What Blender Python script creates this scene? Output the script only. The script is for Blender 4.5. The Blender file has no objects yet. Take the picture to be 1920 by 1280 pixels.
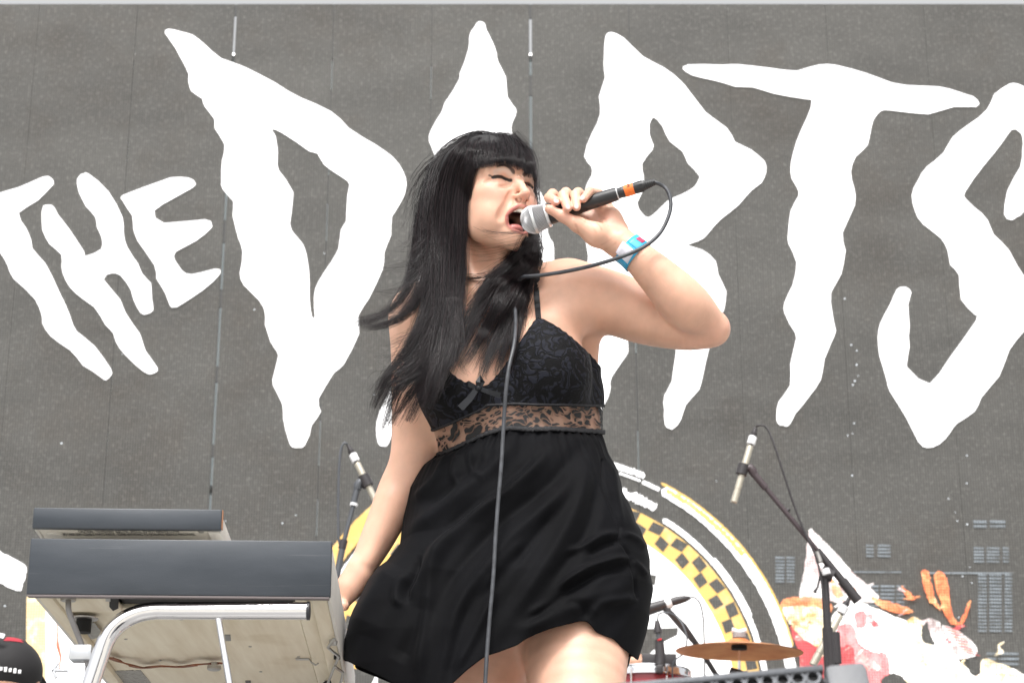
import bpy, bmesh, math, random
import numpy as np
import openvdb
from mathutils import Vector, Matrix, noise
random.seed(7); np.random.seed(7)
SC = bpy.context.scene
COL = SC.collection

# ------------------------------------------------------------------ camera, sky, sun, exposure
PITCH = math.radians(19.7); FPX = 3793.0
CAMZ = 1.30; STAGE_Z = 1.20
cam_data = bpy.data.cameras.new('camera'); cam = bpy.data.objects.new('camera', cam_data); COL.objects.link(cam)
cam.location = (0, 0, CAMZ); cam.rotation_euler = (math.pi/2 + PITCH, 0, 0)
cam_data.sensor_width = 36.0; cam_data.lens = FPX/1920*36
cam_data.clip_start = .05; cam_data.clip_end = 4000
cam_data.dof.use_dof = True; cam_data.dof.focus_distance = 3.42; cam_data.dof.aperture_fstop = 11
SC.camera = cam

world = bpy.data.worlds.new('World'); SC.world = world; world.use_nodes = True
wn = world.node_tree.nodes; wl = world.node_tree.links; wn.clear()
sky = wn.new('ShaderNodeTexSky'); sky.sky_type = 'NISHITA'; sky.sun_disc = False
SUN_EL, SUN_AZ = math.radians(60), math.radians(188)   # azimuth measured from +Y (away from the camera) clockwise
sky.sun_elevation = SUN_EL; sky.sun_rotation = SUN_AZ; sky.air_density = 1.0; sky.dust_density = 6.0; sky.ozone_density = 1.0
hsv = wn.new('ShaderNodeHueSaturation'); hsv.inputs['Saturation'].default_value = .06
bg = wn.new('ShaderNodeBackground'); bg.inputs['Strength'].default_value = .15
wo = wn.new('ShaderNodeOutputWorld')
wl.new(sky.outputs[0], hsv.inputs['Color']); wl.new(hsv.outputs[0], bg.inputs['Color']); wl.new(bg.outputs[0], wo.inputs['Surface'])

sun_d = bpy.data.lights.new('sun', 'SUN'); sun_d.energy = 1.25; sun_d.angle = math.radians(12); sun_d.color = (1, .965, .92)
sun = bpy.data.objects.new('sun', sun_d); COL.objects.link(sun)
sdir = Vector((math.sin(SUN_AZ)*math.cos(SUN_EL), math.cos(SUN_AZ)*math.cos(SUN_EL), math.sin(SUN_EL)))
sun.rotation_euler = sdir.to_track_quat('Z', 'Y').to_euler()
sun.location = sdir*50

SC.view_settings.view_transform = 'Standard'; SC.view_settings.look = 'None'
SC.view_settings.exposure = 0.86; SC.view_settings.gamma = 1.0
SC.render.engine = 'CYCLES'
SC.cycles.use_denoising = True
SC.cycles.max_bounces = 8; SC.cycles.transparent_max_bounces = 12

# ------------------------------------------------------------------ helpers
cT, sT = math.cos(PITCH), math.sin(PITCH)
def P(px, py, Y):
    """point of the place that lies at distance Y in front of the camera in the photograph's direction (px, py)"""
    u = (px-960)/FPX; v = (640-py)/FPX; s = Y/(cT - v*sT)
    return Vector((u*s, (cT - v*sT)*s, CAMZ + (v*cT + sT)*s))
def PA(a):
    a = np.asarray(a, float); u = (a[..., 0]-960)/FPX; v = (640-a[..., 1])/FPX; s = a[..., 2]/(cT - v*sT)
    return np.stack([u*s, a[..., 2], CAMZ + (v*cT + sT)*s], -1)
def pix(p):
    """inverse of P for arrays of points"""
    p = np.asarray(p, float); y = p[..., 1]; z = p[..., 2]-CAMZ
    d = y*cT + z*sT; return np.stack([960 + FPX*p[..., 0]/d, 640 - FPX*(z*cT - y*sT)/d], -1)

def tag(o, label=None, cat=None, group=None, kind=None):
    if label: o['label'] = label
    if cat: o['category'] = cat
    if group: o['group'] = group
    if kind: o['kind'] = kind
    return o
def empty(name, loc, label, cat, group=None):
    o = bpy.data.objects.new(name, None); COL.objects.link(o); o.location = loc; o.empty_display_size = .05
    return tag(o, label, cat, group)
def link(name, me, parent=None):
    o = bpy.data.objects.new(name, me); COL.objects.link(o)
    if parent is not None:
        o.parent = parent
        o.matrix_parent_inverse = Matrix.Translation(root_loc(parent)).inverted()
    return o
def root_loc(o):
    return o.location.copy() if o.type == 'EMPTY' else Vector((0, 0, 0))
def smooth(me, on=True):
    me.polygons.foreach_set('use_smooth', [on]*len(me.polygons))
def from_bm(name, bm, mat, parent=None, sm=False, auto=None):
    me = bpy.data.meshes.new(name); bm.normal_update(); bm.to_mesh(me); bm.free()
    if mat is not None: me.materials.append(mat)
    if sm: smooth(me)
    if auto is not None:
        smooth(me)
        me.set_sharp_from_angle(angle=math.radians(auto))
    return link(name, me, parent)
def from_arrays(name, V, F, mat, parent=None, sm=True):
    me = bpy.data.meshes.new(name)
    V = np.asarray(V, np.float32)
    if isinstance(F, np.ndarray):
        n, k = F.shape
        me.vertices.add(len(V)); me.vertices.foreach_set('co', V.ravel())
        me.loops.add(n*k); me.loops.foreach_set('vertex_index', F.astype(np.int32).ravel())
        me.polygons.add(n); me.polygons.foreach_set('loop_start', np.arange(0, n*k, k, dtype=np.int32))
        me.update(calc_edges=True)
    else:
        me.from_pydata([tuple(v) for v in V], [], F)
    me.validate()
    if mat is not None: me.materials.append(mat)
    if sm: smooth(me)
    return link(name, me, parent)

def box(bm, c, size, rot=None, bev=0.0):
    m = Matrix.Translation(Vector(c)) @ (rot.to_4x4() if rot is not None else Matrix.Identity(4)) @ Matrix.Diagonal((*size, 1))
    r = bmesh.ops.create_cube(bm, size=1, matrix=m)
    if bev > 0:
        es = list({e for v in r['verts'] for e in v.link_edges})
        bmesh.ops.bevel(bm, geom=es, offset=bev, segments=2, affect='EDGES', profile=.5)
def frame_mats(pts):
    pts = [Vector(p) for p in pts]; out = []
    T = []
    for i in range(len(pts)):
        a = pts[max(i-1, 0)]; b = pts[min(i+1, len(pts)-1)]; T.append((b-a).normalized())
    up = Vector((0, 0, 1)) if abs(T[0].z) < .9 else Vector((1, 0, 0))
    n = T[0].cross(up).normalized()
    for t in T:
        n = (n - t*n.dot(t)); n.normalize(); out.append((t, n, t.cross(n)))
    return out
def tube(bm, pts, r, seg=14, cap=True):
    """round tube through points; r a number or one per point"""
    pts = [Vector(p) for p in pts]; fr = frame_mats(pts)
    if not hasattr(r, '__len__'): r = [r]*len(pts)
    rings = []
    for p, (t, n, b), rr in zip(pts, fr, r):
        rings.append([bm.verts.new(p + n*(rr*math.cos(2*math.pi*k/seg)) + b*(rr*math.sin(2*math.pi*k/seg))) for k in range(seg)])
    for a, b in zip(rings[:-1], rings[1:]):
        for k in range(seg): bm.faces.new((a[k], a[(k+1) % seg], b[(k+1) % seg], b[k]))
    if cap:
        bm.faces.new(rings[0][::-1]); bm.faces.new(rings[-1])
def lathe(bm, origin, axis, prof, seg=32, cap=True):
    """prof = [(distance along axis, radius)]"""
    ax = Vector(axis).normalized(); up = Vector((0, 0, 1)) if abs(ax.z) < .9 else Vector((1, 0, 0))
    n = ax.cross(up).normalized(); b = ax.cross(n); o = Vector(origin); rings = []
    for d, r in prof:
        rings.append([bm.verts.new(o + ax*d + n*(r*math.cos(2*math.pi*k/seg)) + b*(r*math.sin(2*math.pi*k/seg))) for k in range(seg)])
    for a, c in zip(rings[:-1], rings[1:]):
        for k in range(seg): bm.faces.new((a[k], a[(k+1) % seg], c[(k+1) % seg], c[k]))
    if cap:
        bm.faces.new(rings[0][::-1]); bm.faces.new(rings[-1])
def spline(pts, n):
    """Catmull-Rom through rows of any dimension"""
    p = np.asarray(pts, float); m = len(p)
    if m == 2:
        t = np.linspace(0, 1, n)[:, None]; return p[0]*(1-t) + p[1]*t
    e = np.vstack([2*p[0]-p[1], p, 2*p[-1]-p[-2]])
    d = np.r_[0, np.cumsum(np.maximum(np.linalg.norm(np.diff(p[:, :2], axis=0), axis=1), 1e-9))]
    s = np.linspace(0, d[-1], n); i = np.clip(np.searchsorted(d, s, side='right')-1, 0, m-2)
    t = ((s-d[i])/(d[i+1]-d[i]))[:, None]
    a, b, c, dd = e[i], e[i+1], e[i+2], e[i+3]
    return .5*((2*b) + (c-a)*t + (2*a-5*b+4*c-dd)*t**2 + (-a+3*b-3*c+dd)*t**3)
def spl3(pts, n):      # pts (px,py,Y)
    return [Vector(q) for q in PA(spline(pts, n))]

# ------------------------------------------------------------------ materials
def nodes(name):
    m = bpy.data.materials.new(name); m.use_nodes = True; nt = m.node_tree
    return m, nt, nt.nodes, nt.links, nt.nodes['Principled BSDF']
def mat(name, col, rough=.5, metal=0.0, noise_amt=0.0, nscale=20, bump=0.0, bscale=80, spec=None, coat=0.0, rvar=0.0):
    m, nt, N, L, b = nodes(name)
    b.inputs['Base Color'].default_value = (*col, 1); b.inputs['Roughness'].default_value = rough; b.inputs['Metallic'].default_value = metal
    if spec is not None: b.inputs['Specular IOR Level'].default_value = spec
    if coat: b.inputs['Coat Weight'].default_value = coat; b.inputs['Coat Roughness'].default_value = .1
    tc = N.new('ShaderNodeTexCoord')
    if noise_amt or rvar:
        n = N.new('ShaderNodeTexNoise'); n.inputs['Scale'].default_value = nscale; n.inputs['Detail'].default_value = 6; L.new(tc.outputs['Object'], n.inputs['Vector'])
        if noise_amt:
            r = N.new('ShaderNodeMapRange'); r.inputs[1].default_value = .3; r.inputs[2].default_value = .7
            r.inputs[3].default_value = 1-noise_amt; r.inputs[4].default_value = 1+noise_amt
            mx = N.new('ShaderNodeVectorMath'); mx.operation = 'SCALE'; mx.inputs[0].default_value = col
            L.new(n.outputs[0], r.inputs[0]); L.new(r.outputs[0], mx.inputs['Scale']); L.new(mx.outputs[0], b.inputs['Base Color'])
        if rvar:
            r2 = N.new('ShaderNodeMapRange'); r2.inputs[1].default_value = .3; r2.inputs[2].default_value = .7
            r2.inputs[3].default_value = rough-rvar; r2.inputs[4].default_value = rough+rvar
            L.new(n.outputs[0], r2.inputs[0]); L.new(r2.outputs[0], b.inputs['Roughness'])
    if bump:
        n2 = N.new('ShaderNodeTexNoise'); n2.inputs['Scale'].default_value = bscale; n2.inputs['Detail'].default_value = 5; L.new(tc.outputs['Object'], n2.inputs['Vector'])
        bp = N.new('ShaderNodeBump'); bp.inputs['Strength'].default_value = bump; bp.inputs['Distance'].default_value = .002
        L.new(n2.outputs[0], bp.inputs['Height']); L.new(bp.outputs[0], b.inputs['Normal'])
    return m
def emis(name, col, strength, grid=0.0):
    """lit LED content; grid = how much the diode pitch shows"""
    m, nt, N, L, b = nodes(name)
    b.inputs['Base Color'].default_value = (.03, .03, .03, 1); b.inputs['Roughness'].default_value = .7
    b.inputs['Emission Color'].default_value = (*col, 1); b.inputs['Emission Strength'].default_value = strength
    if grid:
        tc = N.new('ShaderNodeTexCoord'); sep = N.new('ShaderNodeSeparateXYZ'); L.new(tc.outputs['Object'], sep.inputs[0])
        outs = []
        for ax in ('X', 'Z'):
            mu = N.new('ShaderNodeMath'); mu.operation = 'MULTIPLY'; mu.inputs[1].default_value = 2*math.pi/.0125; L.new(sep.outputs[ax], mu.inputs[0])
            s = N.new('ShaderNodeMath'); s.operation = 'SINE'; L.new(mu.outputs[0], s.inputs[0]); outs.append(s)
        ad = N.new('ShaderNodeMath'); ad.operation = 'ADD'; L.new(outs[0].outputs[0], ad.inputs[0]); L.new(outs[1].outputs[0], ad.inputs[1])
        r = N.new('ShaderNodeMapRange'); r.inputs[1].default_value = -2; r.inputs[2].default_value = 2
        r.inputs[3].default_value = strength*(1-grid); r.inputs[4].default_value = strength*(1+grid)
        L.new(ad.outputs[0], r.inputs[0]); L.new(r.outputs[0], b.inputs['Emission Strength'])
        # the picture itself is blotchy: pale and saturated patches
        n1 = N.new('ShaderNodeTexNoise'); n1.inputs['Scale'].default_value = 16; n1.inputs['Detail'].default_value = 7; n1.inputs['Roughness'].default_value = .7; L.new(tc.outputs['Object'], n1.inputs['Vector'])
        r1 = N.new('ShaderNodeMapRange'); r1.inputs[1].default_value = .50; r1.inputs[2].default_value = .68; r1.inputs[4].default_value = min(1, grid*2.2); L.new(n1.outputs[0], r1.inputs[0])
        mx = N.new('ShaderNodeMixRGB'); mx.inputs[1].default_value = (*col, 1); mx.inputs[2].default_value = (1.5, 1.25, 1.05, 1); L.new(r1.outputs[0], mx.inputs[0]); L.new(mx.outputs[0], b.inputs['Emission Color'])
    return m

def emis_art(name, ramp, strength, scale=14, fade=.6):
    """printed-picture content: blotches of several colours, with the diode pitch"""
    m, nt, N, L, b = nodes(name)
    b.inputs['Base Color'].default_value = (.03, .03, .03, 1); b.inputs['Roughness'].default_value = .7
    tc = N.new('ShaderNodeTexCoord'); n0 = N.new('ShaderNodeTexNoise'); n0.inputs['Scale'].default_value = scale; n0.inputs['Detail'].default_value = 9; n0.inputs['Roughness'].default_value = .72; n0.inputs['Distortion'].default_value = .8
    L.new(tc.outputs['Object'], n0.inputs['Vector']); cr = N.new('ShaderNodeValToRGB'); el = cr.color_ramp.elements
    while len(el) > 1: el.remove(el[0])
    for i, (p, c) in enumerate(ramp):
        e = el[0] if i == 0 else el.new(p); e.position = p; e.color = (*c, 1)
    L.new(n0.outputs[0], cr.inputs[0]); L.new(cr.outputs[0], b.inputs['Emission Color'])
    sep = N.new('ShaderNodeSeparateXYZ'); L.new(tc.outputs['Object'], sep.inputs[0]); outs = []
    for ax in ('X', 'Z'):
        mu = N.new('ShaderNodeMath'); mu.operation = 'MULTIPLY'; mu.inputs[1].default_value = 2*math.pi/.0125; L.new(sep.outputs[ax], mu.inputs[0])
        s_ = N.new('ShaderNodeMath'); s_.operation = 'SINE'; L.new(mu.outputs[0], s_.inputs[0]); outs.append(s_)
    ad = N.new('ShaderNodeMath'); ad.operation = 'ADD'; L.new(outs[0].outputs[0], ad.inputs[0]); L.new(outs[1].outputs[0], ad.inputs[1])
    r = N.new('ShaderNodeMapRange'); r.inputs[1].default_value = -2; r.inputs[2].default_value = 2; r.inputs[3].default_value = strength*.75; r.inputs[4].default_value = strength*1.25
    L.new(ad.outputs[0], r.inputs[0]); L.new(r.outputs[0], b.inputs['Emission Strength'])
    if fade:      # diodes dark here and there: the picture breaks up into dots
        nf = N.new('ShaderNodeTexNoise'); nf.inputs['Scale'].default_value = 11; nf.inputs['Detail'].default_value = 8; nf.inputs['Roughness'].default_value = .8; L.new(tc.outputs['Object'], nf.inputs['Vector'])
        rf = N.new('ShaderNodeMapRange'); rf.inputs[1].default_value = .36; rf.inputs[2].default_value = .52; rf.inputs[3].default_value = 1-fade; L.new(nf.outputs[0], rf.inputs[0])
        rd = N.new('ShaderNodeMapRange'); rd.inputs[1].default_value = -2; rd.inputs[2].default_value = .8; rd.inputs[3].default_value = .55; L.new(ad.outputs[0], rd.inputs[0])
        mf = N.new('ShaderNodeMath'); mf.operation = 'MULTIPLY'; L.new(rf.outputs[0], mf.inputs[0]); L.new(rd.outputs[0], mf.inputs[1]); L.new(mf.outputs[0], b.inputs['Alpha'])
    return m
# ------------------------------------------------------------------ ground and stage
YS = 9.2      # distance of the LED wall
def sheet(name, x0, x1, y0, y1, z, m):
    bm = bmesh.new(); vs = [bm.verts.new(v) for v in ((x0, y0, z), (x1, y0, z), (x1, y1, z), (x0, y1, z))]; bm.faces.new(vs)
    return from_bm(name, bm, m)
tag(sheet('ground', -1500, 1500, -1500, 1500, 0, mat('pale_concrete', (.42, .40, .36), .95, noise_amt=.3, nscale=3)), kind='structure')
bm = bmesh.new(); box(bm, (0, 6.3, STAGE_Z-.1), (16, 9.6, .2))
tag(from_bm('stage_floor', bm, mat('stage_deck', (.25, .245, .235), .6, noise_amt=.25, nscale=2, bump=.3)), kind='structure')
bm = bmesh.new(); box(bm, (0, 1.55, (STAGE_Z-.2)/2), (16, .04, STAGE_Z-.2-.002))
tag(from_bm('stage_skirt', bm, mat('stage_skirt_cloth', (.2, .2, .2), .9)), kind='structure')

# ------------------------------------------------------------------ LED wall
screen = empty('led_screen', (0, YS, STAGE_Z), 'huge grey LED video wall behind the band showing the jagged white words THE DARTS', 'video wall')
def panel_mat():
    m, nt, N, L, b = nodes('led_mesh_panel')
    tc = N.new('ShaderNodeTexCoord'); sep = N.new('ShaderNodeSeparateXYZ'); L.new(tc.outputs['Object'], sep.inputs[0])
    outs = []
    for ax, pw in (('X', 1.0), ('Z', .55)):
        mu = N.new('ShaderNodeMath'); mu.operation = 'MULTIPLY'; mu.inputs[1].default_value = 2*math.pi/.0123; L.new(sep.outputs[ax], mu.inputs[0])
        s = N.new('ShaderNodeMath'); s.operation = 'SINE'; L.new(mu.outputs[0], s.inputs[0])
        k = N.new('ShaderNodeMath'); k.operation = 'MULTIPLY'; k.inputs[1].default_value = pw; L.new(s.outputs[0], k.inputs[0]); outs.append(k)
    ad = N.new('ShaderNodeMath'); ad.operation = 'ADD'; L.new(outs[0].outputs[0], ad.inputs[0]); L.new(outs[1].outputs[0], ad.inputs[1])
    n1 = N.new('ShaderNodeTexNoise'); n1.inputs['Scale'].default_value = 1.6; n1.inputs['Detail'].default_value = 8; n1.inputs['Roughness'].default_value = .7
    mp = N.new('ShaderNodeMapping'); mp.inputs['Scale'].default_value = (1, 1, 2.2); L.new(tc.outputs['Object'], mp.inputs[0]); L.new(mp.outputs[0], n1.inputs['Vector'])
    # dust and water marks
    vo = N.new('ShaderNodeTexVoronoi'); vo.inputs['Scale'].default_value = 14; L.new(tc.outputs['Object'], vo.inputs['Vector'])
    vr = N.new('ShaderNodeMapRange'); vr.inputs[1].default_value = .05; vr.inputs[2].default_value = .16; vr.inputs[3].default_value = 1; vr.inputs[4].default_value = 0
    L.new(vo.outputs['Distance'], vr.inputs[0])
    wn_ = N.new('ShaderNodeTexNoise'); wn_.inputs['Scale'].default_value = 60; wn_.inputs['Detail'].default_value = 3; L.new(tc.outputs['Object'], wn_.inputs['Vector'])
    wr = N.new('ShaderNodeMapRange'); wr.inputs[1].default_value = .53; wr.inputs[2].default_value = .78; L.new(wn_.outputs[0], wr.inputs[0])
    base = N.new('ShaderNodeMapRange'); base.inputs[1].default_value = -1.6; base.inputs[2].default_value = 1.6; base.inputs[3].default_value = .55; base.inputs[4].default_value = 1.45
    L.new(ad.outputs[0], base.inputs[0])
    nr = N.new('ShaderNodeMapRange'); nr.inputs[1].default_value = .3; nr.inputs[2].default_value = .7; nr.inputs[3].default_value = .80; nr.inputs[4].default_value = 1.18
    L.new(n1.outputs[0], nr.inputs[0])
    m1 = N.new('ShaderNodeMath'); m1.operation = 'MULTIPLY'; L.new(base.outputs[0], m1.inputs[0]); L.new(nr.outputs[0], m1.inputs[1])
    d1 = N.new('ShaderNodeMath'); d1.operation = 'MULTIPLY_ADD'; d1.inputs[1].default_value = .3; L.new(vr.outputs[0], d1.inputs[0]); L.new(m1.outputs[0], d1.inputs[2])
    d2 = N.new('ShaderNodeMath'); d2.operation = 'MULTIPLY_ADD'; d2.inputs[1].default_value = .8; L.new(wr.outputs[0], d2.inputs[0]); L.new(d1.outputs[0], d2.inputs[2])
    cs = N.new('ShaderNodeVectorMath'); cs.operation = 'SCALE'; cs.inputs[0].default_value = LED_GREY; L.new(d2.outputs[0], cs.inputs['Scale'])
    dn = N.new('ShaderNodeTexNoise'); dn.inputs['Scale'].default_value = .9; dn.inputs['Detail'].default_value = 9; dn.inputs['Roughness'].default_value = .75; L.new(tc.outputs['Object'], dn.inputs['Vector'])
    dr = N.new('ShaderNodeMapRange'); dr.inputs[1].default_value = .50; dr.inputs[2].default_value = .66; dr.inputs[4].default_value = .55; L.new(dn.outputs[0], dr.inputs[0])
    dm = N.new('ShaderNodeMixRGB'); dm.blend_type = 'MULTIPLY'; dm.inputs[2].default_value = (.80, .70, .62, 1); L.new(dr.outputs[0], dm.inputs[0]); L.new(cs.outputs[0], dm.inputs[1])
    L.new(dm.outputs[0], b.inputs['Base Color']); b.inputs['Roughness'].default_value = .6
    b.inputs['Specular IOR Level'].default_value = .3
    return m
LED_GREY = (.077, .075, .070)
M_panel = panel_mat()
XS = [-1.4176 + .5040*k - .504*8 for k in range(18)]   # vertical joints
ZT = CAMZ + 5.133
PW, PH = .504, 1.0
pm = {}
for k in range(len(XS)-1):
    gapL = {8: .012, 11: .013, 9: .005, 10: .004, 12: .006, 7: .003}.get(k, .0012)/2
    gapR = {7: .012, 10: .013, 8: .005, 9: .004, 11: .006, 6: .003}.get(k, .0012)/2
    for j in range(6):
        z1 = ZT - j*PH; z0 = z1 - PH + .0003
        if z0 < STAGE_Z + .02: z0 = STAGE_Z + .02
        if z1 <= z0: continue
        bm = bmesh.new(); x0 = XS[k]+gapL; x1 = XS[k+1]-gapR
        box(bm, ((x0+x1)/2, YS+.006, (z0+z1)/2), (x1-x0, .012, z1-z0))
        from_bm('panel', bm, M_panel, screen)
# connectors bridging the joints leave only short daylight slots
M_conn = mat('panel_connector', (.05, .05, .05), .6)
for k in (7, 8, 9, 10, 11, 12, 13):
    z = ZT
    rr = random.Random(k)
    while z > STAGE_Z+.3:
        ln = rr.uniform(.05, .12) if k in (8, 11) else rr.uniform(.15, .5)
        bm = bmesh.new(); box(bm, (XS[k], YS+.008, z-ln/2), (.018, .008, ln)); from_bm('connector', bm, M_conn, screen)
        z -= ln + (rr.uniform(.2, .42) if k in (8, 11) else rr.uniform(.1, .3))
# rear frame; translucent cloth added to dim the sky showing through the slots
m_, nt_, N_, L_, b_ = nodes('added_slot_scrim'); N_.remove(b_); tl_ = N_.new('ShaderNodeBsdfTranslucent'); tl_.inputs[0].default_value = (.62, .66, .68, 1); L_.new(tl_.outputs[0], N_['Material Output'].inputs['Surface'])
bm = bmesh.new(); box(bm, ((XS[0]+XS[-1])/2, YS+.45, (STAGE_Z+ZT-.06)/2), (XS[-1]-XS[0], .004, ZT-.06-STAGE_Z)); from_bm('added_slot_scrim', bm, m_, screen)
bm = bmesh.new()
for k in range(0, 18, 3):
    tube(bm, [(XS[k]+.12, YS+.35, STAGE_Z), (XS[k]+.12, YS+.35, ZT-.1)], .025, 8)
for z in (ZT-.15, ZT-2.5, ZT-4.5):
    tube(bm, [(XS[0], YS+.3, z), (XS[-1], YS+.3, z)], .025, 8)
from_bm('support_frame', bm, mat('truss_aluminium', (.5, .5, .5), .4, .9), screen)

JR = random.Random(21)
def flat(name, px, m, off=.004, parent=None, holes=(), sp=True, den=2):
    """flat lit shape on the face of the LED wall, outline given as directions in the photograph"""
    if name == 'artwork_shape' and sp: den = 6
    def ring(pp):
        if sp:
            a = np.array(list(pp)+[pp[0]], float); e = np.vstack([a[-2], a, a[1]]); out = []
            for i in range(1, len(e)-2):
                for t in np.arange(den)/den:
                    q = .5*((2*e[i]) + (e[i+1]-e[i-1])*t + (2*e[i-1]-5*e[i]+4*e[i+1]-e[i+2])*t**2*1.0 + (-e[i-1]+3*e[i]-3*e[i+1]+e[i+2])*t**3)
                    out.append(q)
            pp = out
        j = .9 if name == 'artwork_shape' and sp else (.45 if name == 'letter' else 0)
        return [P(q[0]+JR.gauss(0, j), q[1]+JR.gauss(0, j), YS-off) for q in pp]
    cu = bpy.data.curves.new(name, 'CURVE'); cu.dimensions = '2D'; cu.fill_mode = 'FRONT'
    for pp in [px, *holes]:
        r = ring(pp); s = cu.splines.new('POLY'); s.points.add(len(r)-1); s.use_cyclic_u = True
        for k, v in enumerate(r): s.points[k].co = (v.x, v.z, 0, 1)
    o = bpy.data.objects.new(name, cu); COL.objects.link(o)
    dg = bpy.context.evaluated_depsgraph_get(); me = bpy.data.meshes.new_from_object(o.evaluated_get(dg)); bpy.data.objects.remove(o); bpy.data.curves.remove(cu)
    me.transform(Matrix(((1, 0, 0, 0), (0, 0, -1, YS-off), (0, 1, 0, 0), (0, 0, 0, 1))))
    me.materials.clear(); me.materials.append(m)
    return link(name, me, parent or screen)
M_white = emis('led_white', (1, .985, .98), 1.25)
LET = {}
LET['T'] = [(-45,372),(0,361),(34,352),(80,332),(95,333),(100,343),(95,351),(70,375),(35,399),(49,428),(58,451),(60,466),(84,493),(98,521),(123,571),(134,602),(144,621),(177,648),(207,690),(209,702),(198,712),(189,707),(157,684),(131,656),(95,630),(80,607),(79,592),(66,561),(26,523),(15,497),(0,474),(-28,440),(-55,400)]
LET['H'] = [(79,398),(82,387),(90,384),(100,387),(108,402),(131,431),(157,471),(162,480),(190,468),(190,444),(182,425),(180,408),(162,387),(149,362),(145,343),(148,330),(157,325),(167,327),(203,359),(230,408),(231,434),(238,464),(259,494),(266,513),(282,531),(285,562),(287,580),(276,589),(264,586),(251,562),(246,544),(226,516),(210,512),(194,523),(225,561),(235,587),(262,625),(272,656),(294,689),(292,697),(282,701),(269,695),(236,667),(218,641),(213,626),(197,608),(177,576),(143,551),(123,525),(116,500),(115,477),(93,457),(80,431)]
LET['E'] = [(229,367),(269,352),(320,333),(354,334),(366,343),(361,352),(328,371),(288,395),(308,418),(384,412),(396,420),(394,430),(367,451),(329,472),(328,487),(341,507),(359,515),(403,504),(413,513),(380,544),(331,575),(318,571),(310,549),(295,523),(290,498),(259,451),(251,428),(248,405),(230,377)]
LET['D'] = [(309,63),(316,55),(339,60),(362,66),(385,84),(415,110),(457,125),(516,156),(562,183),(621,209),(654,240),(703,271),(736,294),(756,322),(762,347),(753,378),(735,406),(733,440),(720,473),(718,505),(692,558),(672,591),(672,627),(644,683),(626,699),(597,748),(601,771),(584,797),(580,814),(571,835),(561,839),(548,837),(541,824),(531,784),(530,758),(515,728),(512,712),(521,673),(520,660),(507,640),(498,607),(497,584),(487,564),(457,535),(450,512),(456,473),(447,446),(444,433),(436,404),(438,378),(418,355),(415,338),(417,302),(421,271),(403,240),(402,223),(384,200),(379,186),(359,171),(354,155),(354,141),(344,117),(330,92)]
LET['A'] = [(900,41),(909,44),(912,57),(924,79),(931,101),(933,116),(948,146),(951,182),(967,204),(967,217),(960,230),(960,252),(985,290),(1004,347),(1023,380),(1027,436),(1036,455),(1039,488),(1045,600),(1030,700),(1000,765),(985,760),(975,700),(960,640),(900,620),(830,640),(800,660),(760,720),(738,801),(728,832),(718,836),(709,830),(706,805),(712,770),(745,700),(770,600),(790,500),(800,420),(812,330),(815,291),(805,265),(808,245),(828,210),(835,193),(861,151),(863,138),(879,94),(880,72),(885,59),(894,44)]
LET['R'] = [(1146,61),(1169,71),(1205,106),(1244,127),(1283,158),(1323,211),(1362,240),(1378,266),(1408,281),(1433,302),(1436,322),(1428,343),(1408,358),(1385,384),(1352,411),(1329,437),(1310,452),(1288,460),(1317,469),(1341,489),(1346,514),(1361,546),(1358,577),(1352,589),(1338,625),(1329,652),(1317,708),(1310,730),(1286,758),(1277,786),(1264,802),(1255,803),(1247,796),(1245,767),(1246,742),(1260,714),(1264,683),(1268,660),(1262,620),(1240,585),(1215,570),(1195,590),(1182,615),(1177,636),(1178,655),(1174,667),(1147,705),(1144,727),(1139,746),(1124,777),(1116,802),(1108,790),(1102,740),(1100,680),(1105,600),(1100,520),(1102,480),(1098,450),(1088,420),(1092,380),(1100,348),(1110,329),(1110,312),(1096,293),(1111,250),(1126,214),(1123,181),(1135,145),(1132,119),(1134,86),(1136,68)]
LET['T2'] = [(1281,129),(1291,122),(1353,122),(1384,121),(1439,128),(1494,133),(1535,122),(1569,123),(1624,138),(1672,155),(1721,162),(1762,163),(1796,172),(1824,181),(1835,191),(1831,200),(1789,200),(1741,214),(1672,207),(1652,208),(1638,224),(1631,248),(1626,272),(1604,294),(1595,323),(1602,354),(1602,385),(1580,437),(1584,470),(1577,512),(1559,548),(1559,584),(1566,620),(1558,643),(1546,673),(1538,712),(1518,742),(1492,775),(1479,796),(1469,798),(1458,793),(1456,778),(1461,752),(1482,722),(1482,683),(1492,643),(1491,624),(1472,588),(1471,568),(1486,535),(1494,492),(1480,457),(1477,444),(1483,396),(1497,368),(1495,351),(1485,334),(1483,306),(1494,265),(1514,220),(1522,191),(1511,186),(1449,176),(1411,164),(1377,162),(1342,152),(1298,141)]
LET['S'] = [(1960,190),(1920,162),(1906,158),(1892,158),(1865,177),(1851,207),(1817,234),(1786,258),(1769,287),(1738,313),(1721,337),(1710,366),(1717,396),(1731,420),(1765,447),(1777,470),(1782,496),(1799,515),(1802,561),(1828,589),(1830,601),(1781,670),(1743,719),(1705,693),(1700,683),(1705,650),(1703,630),(1705,611),(1703,571),(1708,548),(1702,540),(1692,538),(1682,542),(1669,571),(1651,607),(1646,633),(1650,666),(1663,712),(1669,735),(1699,781),(1722,827),(1738,839),(1761,832),(1781,811),(1794,794),(1827,771),(1840,745),(1873,706),(1892,656),(1920,620),(1955,575),(1950,545),(1920,519),(1892,469),(1863,440),(1851,413),(1827,389),(1810,371),(1810,358),(1844,310),(1879,268),(1896,244),(1910,246),(1918,258),(1917,280),(1913,313),(1889,358),(1883,402),(1896,412),(1906,406),(1925,392),(1975,300)]
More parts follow.
